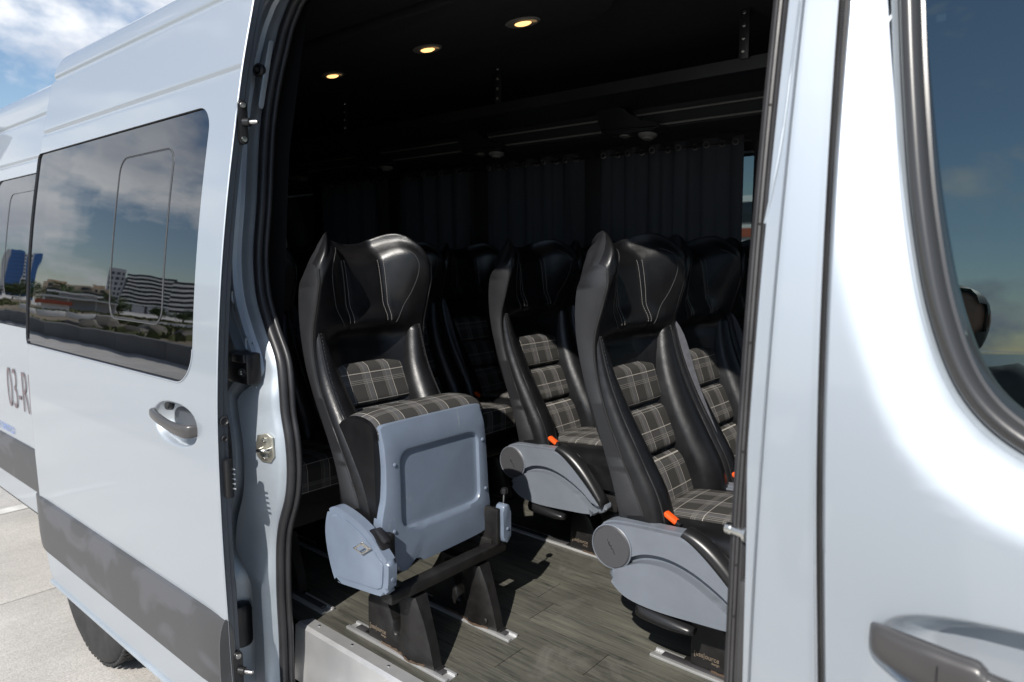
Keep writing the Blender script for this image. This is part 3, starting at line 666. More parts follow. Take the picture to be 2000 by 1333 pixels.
# seat rails let into the floor
def rail(x0, x1, y):
    r = bmesh.new(); w_ = .034
    bbox(r, ((x0+x1)/2, y-.0135, .6735), (x1-x0, .012, .007), .0012); bbox(r, ((x0+x1)/2, y+.0165, .6735), (x1-x0, .008, .007), .0012); bbox(r, ((x0+x1)/2, y+.003, .6705), (x1-x0, .022, .003))
    o = fromb('seat_rail', r, 'alu', van, 30)
    bm = bmesh.new(); bbox(bm, ((x0+x1)/2+.0, y+.003, .675), (x1-x0-.05, .019, .006), .001); fromb('rail_insert', bm, 'rubber_grey', o, 30)
rail(-1.445, -1.075, .233); rail(-1.50, -1.075, .455); rail(-3.9, -.98, 1.015); rail(-.775, -.2, .635); rail(-3.9, -1.55, .233); rail(-3.9, -1.56, .455); rail(-3.9, -1.0, 1.42)

# ---------------- cabin lining
V = []; 
def liner(name, prof, x0, x1, mat, ang=30): return loft(name, [[(x, y, z) for y, z in prof] for x in (x0, x1)], mat, van, closed=False, caps=False, ang=ang)
liner('far_wall_lining', [(1.845, .66), (1.845, 1.24), (1.80, 1.30), (1.82, 1.335)], -4.7, .2, 'wall_dark')
for k in range(0, len(edges), 2):
    e0, e1 = edges[k], edges[k+1]; bm = bmesh.new(); bbox(bm, ((e0+e1)/2-.02, 1.79, 1.69), (e1-e0+.05, .09, .76), .01); fromb('window_post_trim', bm, 'wall_dark', van)
liner('upper_cove', [(1.79, 2.03), (1.74, 2.06), (1.70, 2.10), (1.66, 2.20), (1.62, 2.30), (1.45, 2.35), (.98, 2.365), (.60, 2.365), (.33, 2.36), (.29, 2.37)], -4.7, .2, 'headliner', 60)
liner('near_wall_lining', [(.16, .66), (.16, 1.30), (.21, 1.9), (.28, 2.28), (.34, 2.36)], -4.7, -1.62, 'wall_dark')
mk('rear_wall_lining', [(-4.69, .1, .66), (-4.69, 1.86, .66), (-4.69, 1.86, 2.37), (-4.69, .1, 2.37)], [(0, 1, 2, 3)], 'wall_dark', van)
# ceiling console with rounded front end, reading lamps set into it
con = [(-4.4, .62), (-4.4, 1.00)]+[(-1.26+.20*math.sin(R(t)), .81+.19*math.cos(R(t))) for t in range(0, 181, 12)]
plate('ceiling_console', con, lambda a, b, t: (a, b, t), 2.335, 2.366, 'headliner', van, .012)
for x in (-1.385, -1.80, -2.335):
    fr = lathe('ceiling_lamp', [(.036, .004), (.040, .0), (.036, -.004), (.030, -.004)], (0, 0, 0), (0, 0, 1), 'spot_grey', van, 24)
    for v in fr.data.vertices: v.co = Vector((x+v.co.x*1.55, .865+v.co.y*.9, 2.332+v.co.z))
    l = lathe('lamp_lens', [(.022, -.001), (.022, -.005), (.017, -.008), (.004, -.009)], (0, 0, 0), (0, 0, 1), 'lens_warm', fr, 20)
    for v in l.data.vertices: v.co = Vector((x+.002+v.co.x*1.35, .865+v.co.y*.75, 2.332+v.co.z))
    l = lathe('lamp_switch', [(.020, -.001), (.018, -.004), (.004, -.005)], (0, 0, 0), (0, 0, 1), 'lens_dim', fr, 16)
    for v in l.data.vertices: v.co = Vector((x+.040+v.co.x*.6, .865+v.co.y*.8, 2.332+v.co.z))
# luggage rack along the far side with trim strips
loft('luggage_rack', [[(x, 1.26, 2.222), (x, 1.262, 2.184), (x, 1.30, 2.176), (x, 1.66, 2.150), (x, 1.66, 2.156), (x, 1.30, 2.186), (x, 1.275, 2.190), (x, 1.272, 2.222)] for x in (-4.3, -.62)], 'trim_black', van, ang=30)
for (y, z) in ((1.452, 2.142), (1.452, 2.100)): tube('rack_trim_strip', [(-4.2, y, z), (-.64, y, z)], .0032, 'spot_grey', van, 6)
loft('rack_lower_fascia', [[(x, 1.46, 2.17), (x, 1.458, 2.09), (x, 1.50, 2.075), (x, 1.70, 2.085), (x, 1.70, 2.17)] for x in (-4.3, -.62)], 'wall_dark', van, ang=30)
for x in (-.86, -1.822, -2.78):
    bm = bmesh.new(); bbox(bm, (x, 1.25, 2.29), (.030, .004, .15), .001); bbox(bm, (x, 1.25, 2.372), (.05, .03, .02), .004)
    s = fromb('rack_hanger', bm, 'trim_black', van)
    for k in range(4): lathe('hanger_rivet', [(.0058, 0), (.0045, .002), (.002, .0025)], (x-.002, 1.2478, 2.345-k*.036), (0, -1, 0), 'steel', s, 10)
for xc in (-1.33, -2.05, -2.77, -3.49):
    pod = plate('service_pod', smooth_poly([(-.14, .085), (-.06, .095), (.02, .04), (.10, .012), (.10, -.006), (-.10, -.006), (-.13, .03)], 4), lambda a, b, t: (xc+a, t, 2.085+b), 1.40, 1.49, 'trim_black', van, .006)
    for dx_, dz in ((-.047, .0), (.047, -.018)): lathe('air_outlet', [(.034, .006), (.034, 0), (.028, -.006), (.020, -.007), (.018, -.013), (.005, -.013)], (xc+dx_, 1.445, 2.083+dz), (0, .1, 1), 'spot_grey', pod, 20)

# ---------------- rear wheel
wc = Vector((-3.02, .225, .345))
wheel = lathe('rear_wheel', [(.20, -.11), (.235, -.115), (.30, -.118), (.330, -.105), (.343, -.085), (.345, -.04), (.345, .04), (.343, .085), (.330, .105), (.235, .115), (.20, .11)], wc, (0, 1, 0), 'tyre', van, 72, 40)
bm = bmesh.new()
for k in range(72):
    th = 2*math.pi*k/72
    for yy in (-.085, -.03, .03, .085):
        m = Matrix.Rotation(-th, 3, 'Y'); bbox(bm, wc+m @ Vector((.345, yy, 0)), (.012, .034, .020), .002, m, 1)
fromb('tread_block', bm, 'tyre', wheel, kind='stuff')
lathe('rim', [(.205, -.10), (.19, -.07), (.12, -.06), (.07, -.085), (.02, -.09)], wc, (0, 1, 0), 'rim_grey', wheel, 36)
loft('wheel_arch', [[(wc.x+.405*math.cos(R(a)), y, wc.z+.405*math.sin(R(a))) for y in (.12, .13, .5)] for a in range(20, 161, 7)], 'underbody', van, closed=False, caps=False)
# ================================================================ SEATS  (local frame: facing +x, z = 0 on the floor, x = 0 at the hinge)
HZ = [.28, .376, .498, .612, .682, .779, .852, .947, 1.03]
HF = [.085, .062, .005, -.046, -.068, -.077, -.057, -.031, -.016]      # front edge of the side
BZ = [.28, .379, .568, .70, .798, .897, .97, 1.03]
BX = [-.012, -.027, -.088, -.135, -.154, -.150, -.126, -.092]          # back of the shell
SW = .198
def fe(z): return interp(z, HZ, HF)
def bk(z): return interp(z, BZ, BX)
def ztop(u):
    a = abs(u); return .991+.027*math.exp(-((a-.60)/.25)**2)-.004*math.exp(-(a/.2)**2)-.056*max(0, (a-.66)/.34)**2.1
def conc(u, z):
    """how far the padding sinks between the wings"""
    a = abs(u); d = interp(z, [.28, .60, .72, .765, .779, .85, .92, .98, 1.03], [.055, .050, .046, .046, .020, .044, .074, .100, .112])
    return d*(1-sst(.26, 1.0, a)) - .012*math.exp(-((a-.60)/.18)**2)*sst(.80, .90, z)
def front(u, z):
    a = abs(u); x = fe(z)-conc(u, z)
    x -= .005*sst(.95, 1.0, a)**2
    x -= .006*math.exp(-((a-.335)/.022)**2)*sst(.76, .79, z)                 # stitched channels of the headrest
    x -= .006*math.exp(-((z-.770)/.006)**2)*(1-sst(.42, .60, a))             # seam under the headrest
    zt = ztop(u); x -= .040*(1-.72*sst(.62, .90, a))*sst(zt-.055, zt, z)**2
    return x
def back(u, z):
    a = abs(u); x = bk(z)+.018*sst(.72, 1.0, a)**2-(.055*sst(.88, 1.0, z)+.008)*(1-sst(.35, .95, a)); zt = ztop(u); x += .022*sst(zt-.05, zt, z)**2
    return min(x, front(u, z)-.012)
def wid(z): return SW*(1-.05*sst(.40, .28, z))
def make_back(name, parent, nu=52, nv=64):
    us = [math.sin(math.pi/2*(-1+2*i/nu))*.35+(-1+2*i/nu)*.65 for i in range(nu+1)]; us = [math.copysign(1-(1-abs(u))**1.25, u) for u in us]; ub = [math.copysign(1-(1-abs(1-2*i/18))**1.6, 1-2*i/18) for i in range(19)]; V = []; F = []; MI = []
    n = nu+1+19
    for j in range(nv+1):
        v = j/nv
        for u in us:
            zt = ztop(u); z = .28+(zt-.28)*v; V.append((front(u, z), u*wid(z), z))
        for u in ub:
            zt = ztop(u); z = .28+(zt-.28)*v; V.append((back(u, z), u*wid(z)*.985, z))
    for j in range(nv):
        for k in range(n):
            F.append((j*n+k, j*n+(k+1) % n, (j+1)*n+(k+1) % n, (j+1)*n+k)); MI.append(1 if (k >= nu) else 0)
    # rolled top: rings closing on the spine between front and back
    top_u = us+ub; t = nv*n
    mids = [((front(u, ztop(u))+back(u, ztop(u)))/2, u*wid(1.0)*.99) for u in top_u]
    last = t
    for q in (.18, .45, .75, 1.0):
        for k, u in enumerate(top_u):
            vx, vy, vz = V[t+k]; mx_, my_ = mids[k]; V.append((vx+(mx_-vx)*q, vy+(my_-vy)*q, vz+.013*math.sqrt(1-(1-q)**2)))
        base = len(V)-n
        for k in range(n): F.append((last+k, last+(k+1) % n, base+(k+1) % n, base+k)); MI.append(1 if k >= nu else 0)
        last = base
    o = mk(name, V, F, ['leather', 'leather_side'], parent, 70)
    o.data.polygons.foreach_set('material_index', MI); return o
def stitch_line(bm, pts, dash=.0050, gap=.0040, w_=.0008):
    """row of thread dashes lying on a polyline"""
    acc = 0.0
    for i in range(len(pts)-1):
        a, b = Vector(pts[i]), Vector(pts[i+1]); L = (b-a).length
        if L < 1e-6: continue
        d = (b-a)/L; s = 0
        while s < L:
            if acc <= 0:
                e = min(L, s+dash); m = (a+d*s+a+d*e)/2; q = d.to_track_quat('X', 'Z').to_matrix()
                bbox(bm, m, (e-s, w_, w_), 0, q); acc = gap; s += dash
            else: s += acc; acc = 0
def make_seat(group):
    root = empty('passenger_chair', (0, 0, 0), '', 'seat', group)
    bkst = make_back('backrest', root)
    e = .0022
    for s in (-1, 1):
        tube('edge_piping', [(front(s*.985, z)+.001, s*wid(z)*.99, z) for z in lin(.30, ztop(.985)-.004, 44)], .0026, 'piping', bkst, 6)
        # curved seam bounding each wing of the headrest
        pts = []
        for z in lin(.790, .990, 34):
            u = s*interp(z, [.782, .80, .83, .86, .89, .93, .96, .985, .995], [.44, .49, .58, .66, .72, .765, .74, .63, .52]); pts.append((front(u, z)+.0004, u*SW, z))
        tube('wing_seam', pts, .0008, 'thread_dark', bkst, 5)
    bm = bmesh.new()
    for s in (-1, 1):
        for du in (-.036, .036): stitch_line(bm, [(front(s*.335+du, z)+.0006, (s*.335+du)*SW, z) for z in lin(.797, ztop(.335)-.040, 30)])
    fromb('headrest_stitching', bm, 'thread', bkst, None, kind='stuff')
    # side bolsters
    for s in (-1, 1):
        rings = []; ridge = []; ridge2 = []
        for t in lin(0, 1, 26):
            z = .335+.445*t; yi = .098+.052*t**2.6; yo = .198-.012*t**3; pr = .062*(1-t)**.62*sst(0, .05, t+.03)+.002
            pr *= 1-.25*sst(.25, 0, t)
            base = fe(z)-.020
            m = 14; ring = []
            for k in range(m+1):
                a = k/m; y = yi+(yo-yi)*a
                hump = (math.sin(math.pi*min(1, max(0, a*.93+.05)))**.30)
                dep = conc(y/SW, z)
                x0 = base-dep*.6*(1-a); x = x0+(.020+pr+dep*.6*(1-a)*.9)*hump - .008*(1-a)
                ring.append((x, s*y, z))
            ring += [(base-.03, s*yo*.98, z), (base-.03-.02, s*yi, z)]
            if s < 0: ring = ring[::-1]
            rings.append(ring)
            f = ring if s > 0 else ring[::-1]
            ridge.append((f[11][0]+.001, f[11][1], z)); ridge2.append((f[13][0]+.001, f[13][1]+s*.001, z))
        b = loft('side_bolster', rings, 'leather', root, ang=70)
        tube('bolster_piping', ridge, .0021, 'piping', b, 6)
        bm = bmesh.new(); stitch_line(bm, [(x+.0012, y-s*.006, z) for x, y, z in ridge]); fromb('bolster_stitching', bm, 'thread_dark', b, None, kind='stuff')
    # stacked plaid pads of the back
    for (z0, z1) in ((.581, .688), (.466, .578), (.312, .463)):
        V = []; F = []; UV = []; nu, nv = 14, 14
        for j in range(nv+1):
            v = -1+2*j/nv; z = (z0+z1)/2+(z1-z0)/2*v
            for i in range(nu+1):
                u = -1+2*i/nu; y = u*.116
                bulge = .023*(1-abs(v)**7)**.7*(1-.08*abs(u)**6)
                V.append((fe(z)-.046+bulge, y, z)); UV.append((y+.1+.021, z*1.12))
        for j in range(nv):
            for i in range(nu): a = j*(nu+1)+i; F.append((a, a+1, a+nu+2, a+nu+1))
        mk('back_pad', V, F, 'plaid', root, None, uv=UV)
    return root
def side_console(root):
    """grey side cover on the aisle side (-y) with round cap, wave and black nosing"""
    yo = -.215
    top = [(-.050, .300), (-.040, .335), (-.012, .356), (.03, .366), (.10, .372), (.20, .374)]
    out = smooth_poly([(-.054, .292), (-.046, .330), (-.018, .352), (.03, .360), (.12, .366), (.200, .368), (.245, .340), (.290, .290), (.345, .232), (.352, .214), (.325, .196), (.26, .198), (.18, .192), (.10, .188), (.04, .196), (-.01, .232), (-.044, .262)], 4)
    c = plate('side_console', out, lambda a, b, t: (a, t, b), yo, yo+.030, 'plastic_grey', root, .006)
    up_ = smooth_poly([(-.040, .330), (-.015, .349), (.03, .357), (.12, .363), (.196, .364), (.238, .336), (.284, .286), (.335, .232), (.318, .226), (.27, .262), (.205, .294), (.145, .308), (.09, .304), (.050, .286), (.018, .262), (-.03, .262), (-.046, .300)], 4)
    plate('console_upper', up_, lambda a, b, t: (a, t, b), yo-.017, yo+.01, 'plastic_grey', c, .005)
    wave = smooth_poly([(-.006, .236), (.030, .258), (.080, .283), (.14, .290), (.20, .276), (.26, .246), (.318, .210), (.325, .204), (.29, .196), (.22, .190), (.12, .184), (.05, .190), (.012, .210)], 4)
    wv = plate('console_wave', wave, lambda a, b, t: (a, t, b), yo-.026, yo+.01, 'plastic_grey', c, .017)
    lathe('round_cap', [(.0505, .0), (.0505, .004), (.0480, .007), (.0475, .0062), (.004, .0066)], (0, yo-.016, .298), (0, -1, 0), 'cap_grey', c, 36)
    lathe('cap_ring', [(.0535, .0), (.0535, .003), (.0515, .0045), (.0505, .003)], (0, yo-.017, .298), (0, -1, 0), 'plastic_grey', c, 36)
    bm = bmesh.new()
    for dx_, dz, ln in ((-.006, .010, .016), (.0, .004, .018), (.006, -.003, .018), (.009, -.010, .010)):
        bbox(bm, (dx_, yo-.0226, .298+dz), (.0012, .0012, ln), 0, Matrix.Rotation(R(-24), 3, 'Y'))
    fromb('cap_emblem', bm, 'black_plastic', c, None)
    nose_ = []
    for t in lin(0, 1, 18):
        x = .175+.17*t; z = .373-.016*t-.128*t**1.5; r = .012+.006*math.sin(math.pi*t)
        nose_.append([(x+r*.5*math.cos(a), yo+.003+.024*math.sin(a), z+r*math.cos(a)) for a in [2*math.pi*k/12 for k in range(12)]])
    loft('console_nosing', nose_, 'black_plastic', c, ang=70)
    lev = []
    for t in lin(0, 1, 14):
        x = .066+.140*t; z = .166-.008*t; w_ = .024*(.55+.45*math.sin(math.pi*min(1, t*1.02))**.5); h = .019*(1-.55*t**3)
        lev.append([(x, yo-.006+w_*math.cos(a), z+h*math.sin(a)) for a in [2*math.pi*k/12 for k in range(12)]])
    loft('recline_lever', lev, 'black_plastic', root, ang=70)
    plate('console_lower_skirt', [(-.01, .235), (.02, .175), (.10, .165), (.30, .180), (.335, .21), (.2, .22)], lambda a, b, t: (a, t, b), yo+.012, yo+.036, 'plastic_grey', root, .004)
def pedestal(root, y, name='pedestal', txt=True):
    """cast leg with an arched slot, on its foot plate"""
    outer = [(.148, .0), (.146, .05), (.148, .105), (.168, .135), (.185, .165), (.335, .165), (.352, .12), (.372, .06), (.388, .0)]
    hole = [(.203, .148), (.224, .112), (.240, .078), (.250, .050), (.259, .043), (.268, .050), (.273, .08), (.271, .12), (.252, .148)]
    hole = resample(smooth_poly(hole, 4), 40); oc = resample(outer, 40)
    c = (sum(p[0] for p in hole)/40, sum(p[1] for p in hole)/40)
    oc = [ray_poly(c, math.atan2(p[1]-c[1], p[0]-c[0]), outer) for p in hole]
    for q in outer:
        k = min(range(40), key=lambda i: (oc[i][0]-q[0])**2+(oc[i][1]-q[1])**2); oc[k] = q
    rings = []
    def bulge(x): return .012*math.exp(-((x-.315)/.030)**2)
    t = .017
    for sgn in (-1, 1):
        for f in (0, .12, .5, .88, 1.0) if sgn < 0 else (1.0, .88, .5, .12, 0):
            edge = 0.0 if .1 < f < .9 else .004
            ring = []
            for o_, h_ in zip(oc, hole):
                x = o_[0]+(h_[0]-o_[0])*f; z = o_[1]+(h_[1]-o_[1])*f
                ring.append((x, y+sgn*(t+bulge(x)*(1 if sgn < 0 else .3)-edge), z+.006))
            rings.append(ring)
    rings.append(rings[0]); o = loft(name, rings, 'iron_black', root, caps=False, ang=45)
    box('foot_plate', (.262, y+.002, .0065), (.27, .026, .006), 'iron_black', o, .001)
    if not txt: lathe('foot_bolt', [(.008, 0), (.008, .005), (.005, .007), (.002, .0075)], (.355, y-.02, .030), (0, -1, .1), 'iron_black', o, 10)
    mk('rust_stain', [(.20+.16*t+.004*math.sin(k*9.), y-.0180-.012*math.exp(-((.20+.16*t-.315)/.030)**2), .008+h*(.003+.006*math.sin(k*1.7+y*9)**2)) for k, t in enumerate(lin(0, 1, 14)) for h in (0, 1)], [(2*k, 2*k+2, 2*k+3, 2*k+1) for k in range(14)], 'rust', o, None)
    if txt:
        M = Matrix(((1, 0, 0, .156), (0, 0, -1, y-t+.0005), (0, 1, 0, .036), (0, 0, 0, 1)))
        text_mesh('cast_lettering', '[uss|ource', .017, 'embossed', o, M, .0012, .88)
        M = Matrix(((1, 0, 0, .200), (0, 0, -1, y-t+.0005), (0, 1, 0, .028), (0, 0, 0, 1)))
        text_mesh('cast_lettering', 'design', .008, 'embossed', o, M, .0012, 1)
    return o
def rbox_surface(name, x0, x1, y0, y1, z0, z1, r, mat, parent, uvs=None, crown=.012, n=18):
    """pillow: rounded box with a crowned top, UV in metres over the top"""
    V = []; F = []; UV = []
    nu, nv = n, n
    def prof(a):   # superellipse remap
        return a
    for j in range(nv+1):
        for i in range(nu+1):
            u = -1+2*i/nu; v = -1+2*j/nv
            su = math.copysign(1-(1-abs(u))**1.6, u); sv = math.copysign(1-(1-abs(v))**1.6, v)
            x = (x0+x1)/2+(x1-x0)/2*su; y = (y0+y1)/2+(y1-y0)/2*sv
            dx_ = max(0, abs(x-(x0+x1)/2)-((x1-x0)/2-r)); dy_ = max(0, abs(y-(y0+y1)/2)-((y1-y0)/2-r))
            d = min(r, math.hypot(dx_, dy_)); z = z1-r+math.sqrt(max(0, r*r-d*d))
            z += crown*(1-u*u)*(1-v*v)
            V.append((x, y, z)); UV.append((y+.021+.1, x*1.0+.03))
    n1 = nu+1
    for j in range(nv):
        for i in range(nu): a = j*n1+i; F.append((a, a+1, a+n1+1, a+n1))
    rim = [i for i in range(nu+1)]+[(j*n1+nu) for j in range(1, nv+1)]+[nv*n1+i for i in range(nu-1, -1, -1)]+[j*n1 for j in range(nv-1, 0, -1)]
    b = len(V)
    for k in rim: V.append((V[k][0], V[k][1], z0)); UV.append((UV[k][0], UV[k][1]+(V[k][2]-z0)))
    m = len(rim)
    for k in range(m): F.append((rim[k], b+k, b+(k+1) % m, rim[(k+1) % m])[::-1])
    return mk(name, V, F, mat, parent, 60, uv=UV)
def cushion(root):
    s = rbox_surface('seat_cushion', -.005, .405, -.188, .188, .265, .395, .035, 'leather', root)
    pnl = rbox_surface('cushion_panel', .03, .408, -.122, .122, .31, .406, .022, 'plaid', s, crown=.014)
    for ob_ in (s, pnl):
        for v in ob_.data.vertices: v.co.z += (-.052+.085*v.co.x)*sst(.26, .38, v.co.z)
    box('seat_frame', (.19, 0, .225), (.34, .33, .075), 'iron_black', root, .012)
    return s
def buckle(root, y=-.165, x=.115, tilt=0):
    rot = Matrix.Rotation(R(28), 3, 'Y')
    b = box('belt_buckle', (x, y, .377), (.036, .019, .012), 'orange', root, .004, rot)
    box('buckle_body', (x+.016, y, .368), (.020, .016, .0125), 'black_plastic', root, .004, rot)
def belt(root, s=1, zt=.80):
    pts = [(-.118, s*.206, zt), (-.070, s*.208, zt-.06), (-.02, s*.212, .60), (.05, s*.214, .44), (.075, s*.210, .36)]
    pts = smooth_poly(pts, 5, False); V = []; F = []
    for p in pts:
        for (a, b) in ((-.022, 0), (.022, 0), (.022, .0022), (-.022, .0022)): V.append((p[0]+a*.8, p[1]+s*b, p[2]+a*.6))
    m = len(pts)
    for i in range(m-1):
        for k in range(4): F.append((i*4+k, i*4+(k+1) % 4, (i+1)*4+(k+1) % 4, (i+1)*4+k))
    mk('seat_belt', V, F, 'belt', root, 30)
    box('belt_guide', (-.118, s*.208, zt+.006), (.026, .016, .03), 'black_plastic', root, .005)
def copy_tree(o, parent=None):
    c = o.copy(); COL.objects.link(c); c.parent = parent
    for ch in list(o.children): copy_tree(ch, c)
    return c
G1 = 'reclining passenger seats in the van'
seatB = make_seat(G1); cushion(seatB); side_console(seatB); pedestal(seatB, -.095); pedestal(seatB, .12, txt=False); buckle(seatB); belt(seatB, 1)
def put(o, x, y, lab): o.location = (x, y, FLOOR); o['label'] = lab; return o
SEATS = [(-.826, 1.130, 'black and plaid seat right beside the large front seat, half behind the door pillar'),
         (-.826, 1.515, 'front-row seat by the far window, almost hidden behind the door pillar'),
         (-1.434, 1.110, 'black and plaid aisle seat in the second row with grey side console'),
         (-1.434, 1.500, 'second-row seat next to the curtain, seen behind the aisle seat'),
         (-2.130, 1.110, 'shaded third-row aisle seat seen just right of the folded seat'),
         (-2.130, 1.500, 'shaded third-row seat next to the curtain'),
         (-2.830, 1.110, 'dark fourth-row aisle seat seen above the folded seat'),
         (-2.830, 1.500, 'dark fourth-row seat next to the curtain'),
         (-3.530, 1.110, 'dark fifth-row aisle seat deep in the cabin'),
         (-3.530, 1.500, 'dark fifth-row seat next to the curtain deep in the cabin'),
         (-2.080, .345, 'dark seat directly behind the folded seat, only its plaid cushion visible'),
         (-2.830, .345, 'dark door-side seat two rows behind the folded seat')]
for x, y, lab in SEATS: put(copy_tree(seatB), x, y, lab)
put(seatB, -.826, .748, 'large black leather seat with plaid pads beside the door pillar, nearest on the right')

# ---------------- the seat with its cushion tipped up
seatA = make_seat('tip-up passenger seat')
put(seatA, 0, 0, 'seat with its cushion folded up showing a blue-grey underside panel, nearest on the left')
seatA.location = (0, 0, 0)
def all_kids(o): return [k for c in o.children for k in [c]+all_kids(c)]
for ob_ in all_kids(seatA):
    for v in ob_.data.vertices: v.co.y = v.co.y*.93-.004; v.co.x -= .028*sst(.45, .70, v.co.z)
# tipped cushion: built in a panel frame (a = across y, b = up along the panel, c = out of the panel)
o0 = Vector((.142, 0, .225)); tilt = R(2.2)
upv = Vector((-math.sin(tilt), 0, math.cos(tilt))); outv = Vector((math.cos(tilt), 0, math.sin(tilt)))
def pf(a, b, c): return o0+Vector((0, 1, 0))*a+upv*b+outv*c
YC = .005
n = 40; rings = []
for j in range(15):          # cushion body, wrapping round its rounded front edge at the top
    pass
cb = bmesh.new()
V = []; F = []; UV = []; nu = 22
secs = []
for i in range(nu+1):
    u = -1+2*i/nu; a = YC+u*.186; sh = 1-.05*abs(u)**10
    loop = [(.03, -.022), (.20, -.018), (.325, -.016), (.352, -.020), (.370, -.038), (.378, -.074), (.375, -.115), (.358, -.148), (.320, -.164), (.20, -.165), (.05, -.145), (.02, -.09)]
    loop = smooth_poly(loop, 4); secs.append([pf(a, .19+(b-.19)*sh, -.09+(c+.09)*(1-.05*abs(u)**8)) for b, c in loop])
cu_ = loft('tipped_cushion', secs, 'leather', seatA, ang=60)
V = []; F = []; UV = []; nb = 20
strip = smooth_poly([(.328, -.0145), (.352, -.017), (.373, -.036), (.3825, -.074), (.379, -.116), (.360, -.152)], 6, False)
L = 0; prev = None
for k, (b, c) in enumerate(strip):
    if prev: L += math.hypot(b-prev[0], c-prev[1])
    prev = (b, c)
    for i in range(nu+1):
        u = -1+2*i/nu; a = YC+u*.176; sh = 1-.05*abs(u)**6
        V.append(pf(a, .19+(b-.19)*sh, c)); UV.append((a+.021+.1, L*1.1+.02))
for k in range(len(strip)-1):
    for i in range(nu): q = k*(nu+1)+i; F.append((q, q+1, q+nu+2, q+nu+1))
mk('plaid_front_roll', V, F, 'plaid', cu_, None, uv=UV)
# underside panel: shaped plate with embossed field
po = smooth_poly([(-.168, .345), (-.160, .356), (-.08, .358), (.08, .358), (.160, .356), (.168, .345), (.178, .24), (.182, .12), (.186, .075), (.165, .060), (.168, .035), (.164, .012), (.08, .006), (-.02, .004), (-.06, .004), (-.075, .016), (-.095, .014), (-.102, .0), (-.130, -.002), (-.148, .03), (-.176, .075), (-.184, .12), (-.176, .16), (-.168, .19), (-.164, .26)], 4)
pan = Panel()
fld = resample(rrect(-.120, .142, .105, .285, (.026,)*4, 8), 120)
po_m = [ray_poly((.01, .19), math.atan2(p[1]-.19, p[0]-.01), po) for p in fld]
def pc(a, b):
    r = .0
    return 0
rr_ = []
for t, dep in ((0, -.030), (0, -.006), (.018, 0.0), (.30, .003), (.80, .004), (.90, .003), (.955, -.004), (1.0, -.005)):
    rr_.append([pf(o_[0]+(i_[0]-o_[0])*t, o_[1]+(i_[1]-o_[1])*t-(.0 if t else .0), dep-.010*sst(.30, .36, o_[1]+(i_[1]-o_[1])*t)) for o_, i_ in zip(po_m, fld)])
for t in (.9, .5, .06): rr_.append([pf(.011+(x-.011)*t, .195+(b-.195)*t, -.005+.0025*(1-t)) for x, b in fld])
ppan = loft('underside_panel', rr_, 'plastic_blue', seatA, caps=False, ang=50)
nV = len(rr_)*120
ppan.data.materials.append(MAT['plastic_blue'])
bm = bmesh.new(); bm.from_mesh(ppan.data); bm.verts.ensure_lookup_table(); bm.faces.new([bm.verts[i] for i in range(nV-120, nV)]); bm.to_mesh(ppan.data); bm.free()
ppan.data.polygons.foreach_set('use_smooth', [True]*len(ppan.data.polygons)); ppan.data.set_sharp_from_angle(angle=R(50))
for a, b in ((-.140, .262), (.160, .262), (-.150, .105), (.166, .128)):
    q = pf(a, b, .004); lathe('panel_rivet', [(.0052, 0), (.0046, .002), (.002, .0034)], q, outv, 'plastic_blue', ppan, 12)
# hinge covers
hc = smooth_poly([(-.027, .310), (-.018, .355), (-.004, .374), (.018, .382), (.040, .381), (.080, .374), (.125, .360), (.160, .342), (.190, .320), (.212, .304), (.221, .290), (.219, .250), (.212, .226), (.190, .212), (.10, .202), (.02, .195), (.002, .204), (-.018, .255)], 4)
h1 = plate('hinge_cover', [(a-.014*max(0, a)/.22, b) for a, b in hc], lambda a, b, t: (a, t, b), -.224, -.200, 'plastic_blue', seatA, .010)
hi = offset_poly(resample([(a-.014*max(0, a)/.22, b) for a, b in hc], 60), .017)
plate('hinge_cover_face', hi, lambda a, b, t: (a, t, b), -.2275, -.222, 'plastic_blue', h1, .003)
lathe('cover_screw', [(.006, 0), (.005, .0025), (.002, .003)], (.2045, -.211, .255), (1, 0, 0), 'plastic_blue', h1, 12)
h2 = plate('hinge_bracket', smooth_poly([(-.016, .325), (.000, .332), (.012, .320), (.014, .27), (.012, .235), (.0, .228), (-.014, .236), (-.016, .28)], 4), lambda a, b, t: (t, .190+a, b-.018), .168, .198, 'plastic_blue', seatA, .005)
lathe('cover_screw', [(.0052, 0), (.004, .002), (.002, .003)], (.198, .190, .247), (1, 0, 0), 'plastic_blue', h2, 12)
box('hinge_arm', (.15, .168, .255), (.075, .014, .10), 'iron_black', seatA, .004)
box('hinge_arm', (.09, -.172, .285), (.14, .018, .10), 'iron_black', seatA, .004)
tube('release_rod', [(.172, .200, .280), (.172, .205, .335)], .0026, 'steel', seatA, 8)
lathe('release_knob', [(.004, -.010), (.009, -.007), (.0105, 0), (.009, .007), (.004, .010)], (.172, .206, .341), (0, .1, 1), 'black_plastic', seatA, 16)
bm = bmesh.new(); bbox(bm, (.168, .0, .194), (.036, .40, .028), .005); bbox(bm, (-.02, 0, .21), (.04, .36, .03), .006); bbox(bm, (.07, -.165, .205), (.2, .02, .03), .004); bbox(bm, (.07, .165, .205), (.2, .02, .03), .004)
fromb('support_frame', bm, 'iron_black', seatA)
for y_, tx in ((-.107, True), (.115, False)):
    p_ = pedestal(seatA, y_, 'pedestal', tx)
    for ob in [p_]+list(p_.children):
        for v in ob.data.vertices: v.co.x -= .150
box('buckle_stalk', (.152, -.208, .330), (.066, .030, .020), 'black_plastic', seatA, .008, Matrix.Rotation(R(32), 3, 'Y'))
box('buckle_cover', (.157, -.198, .339), (.046, .020, .016), 'trim_black', seatA, .007, Matrix.Rotation(R(32), 3, 'Y'))
tq = bmesh.new()
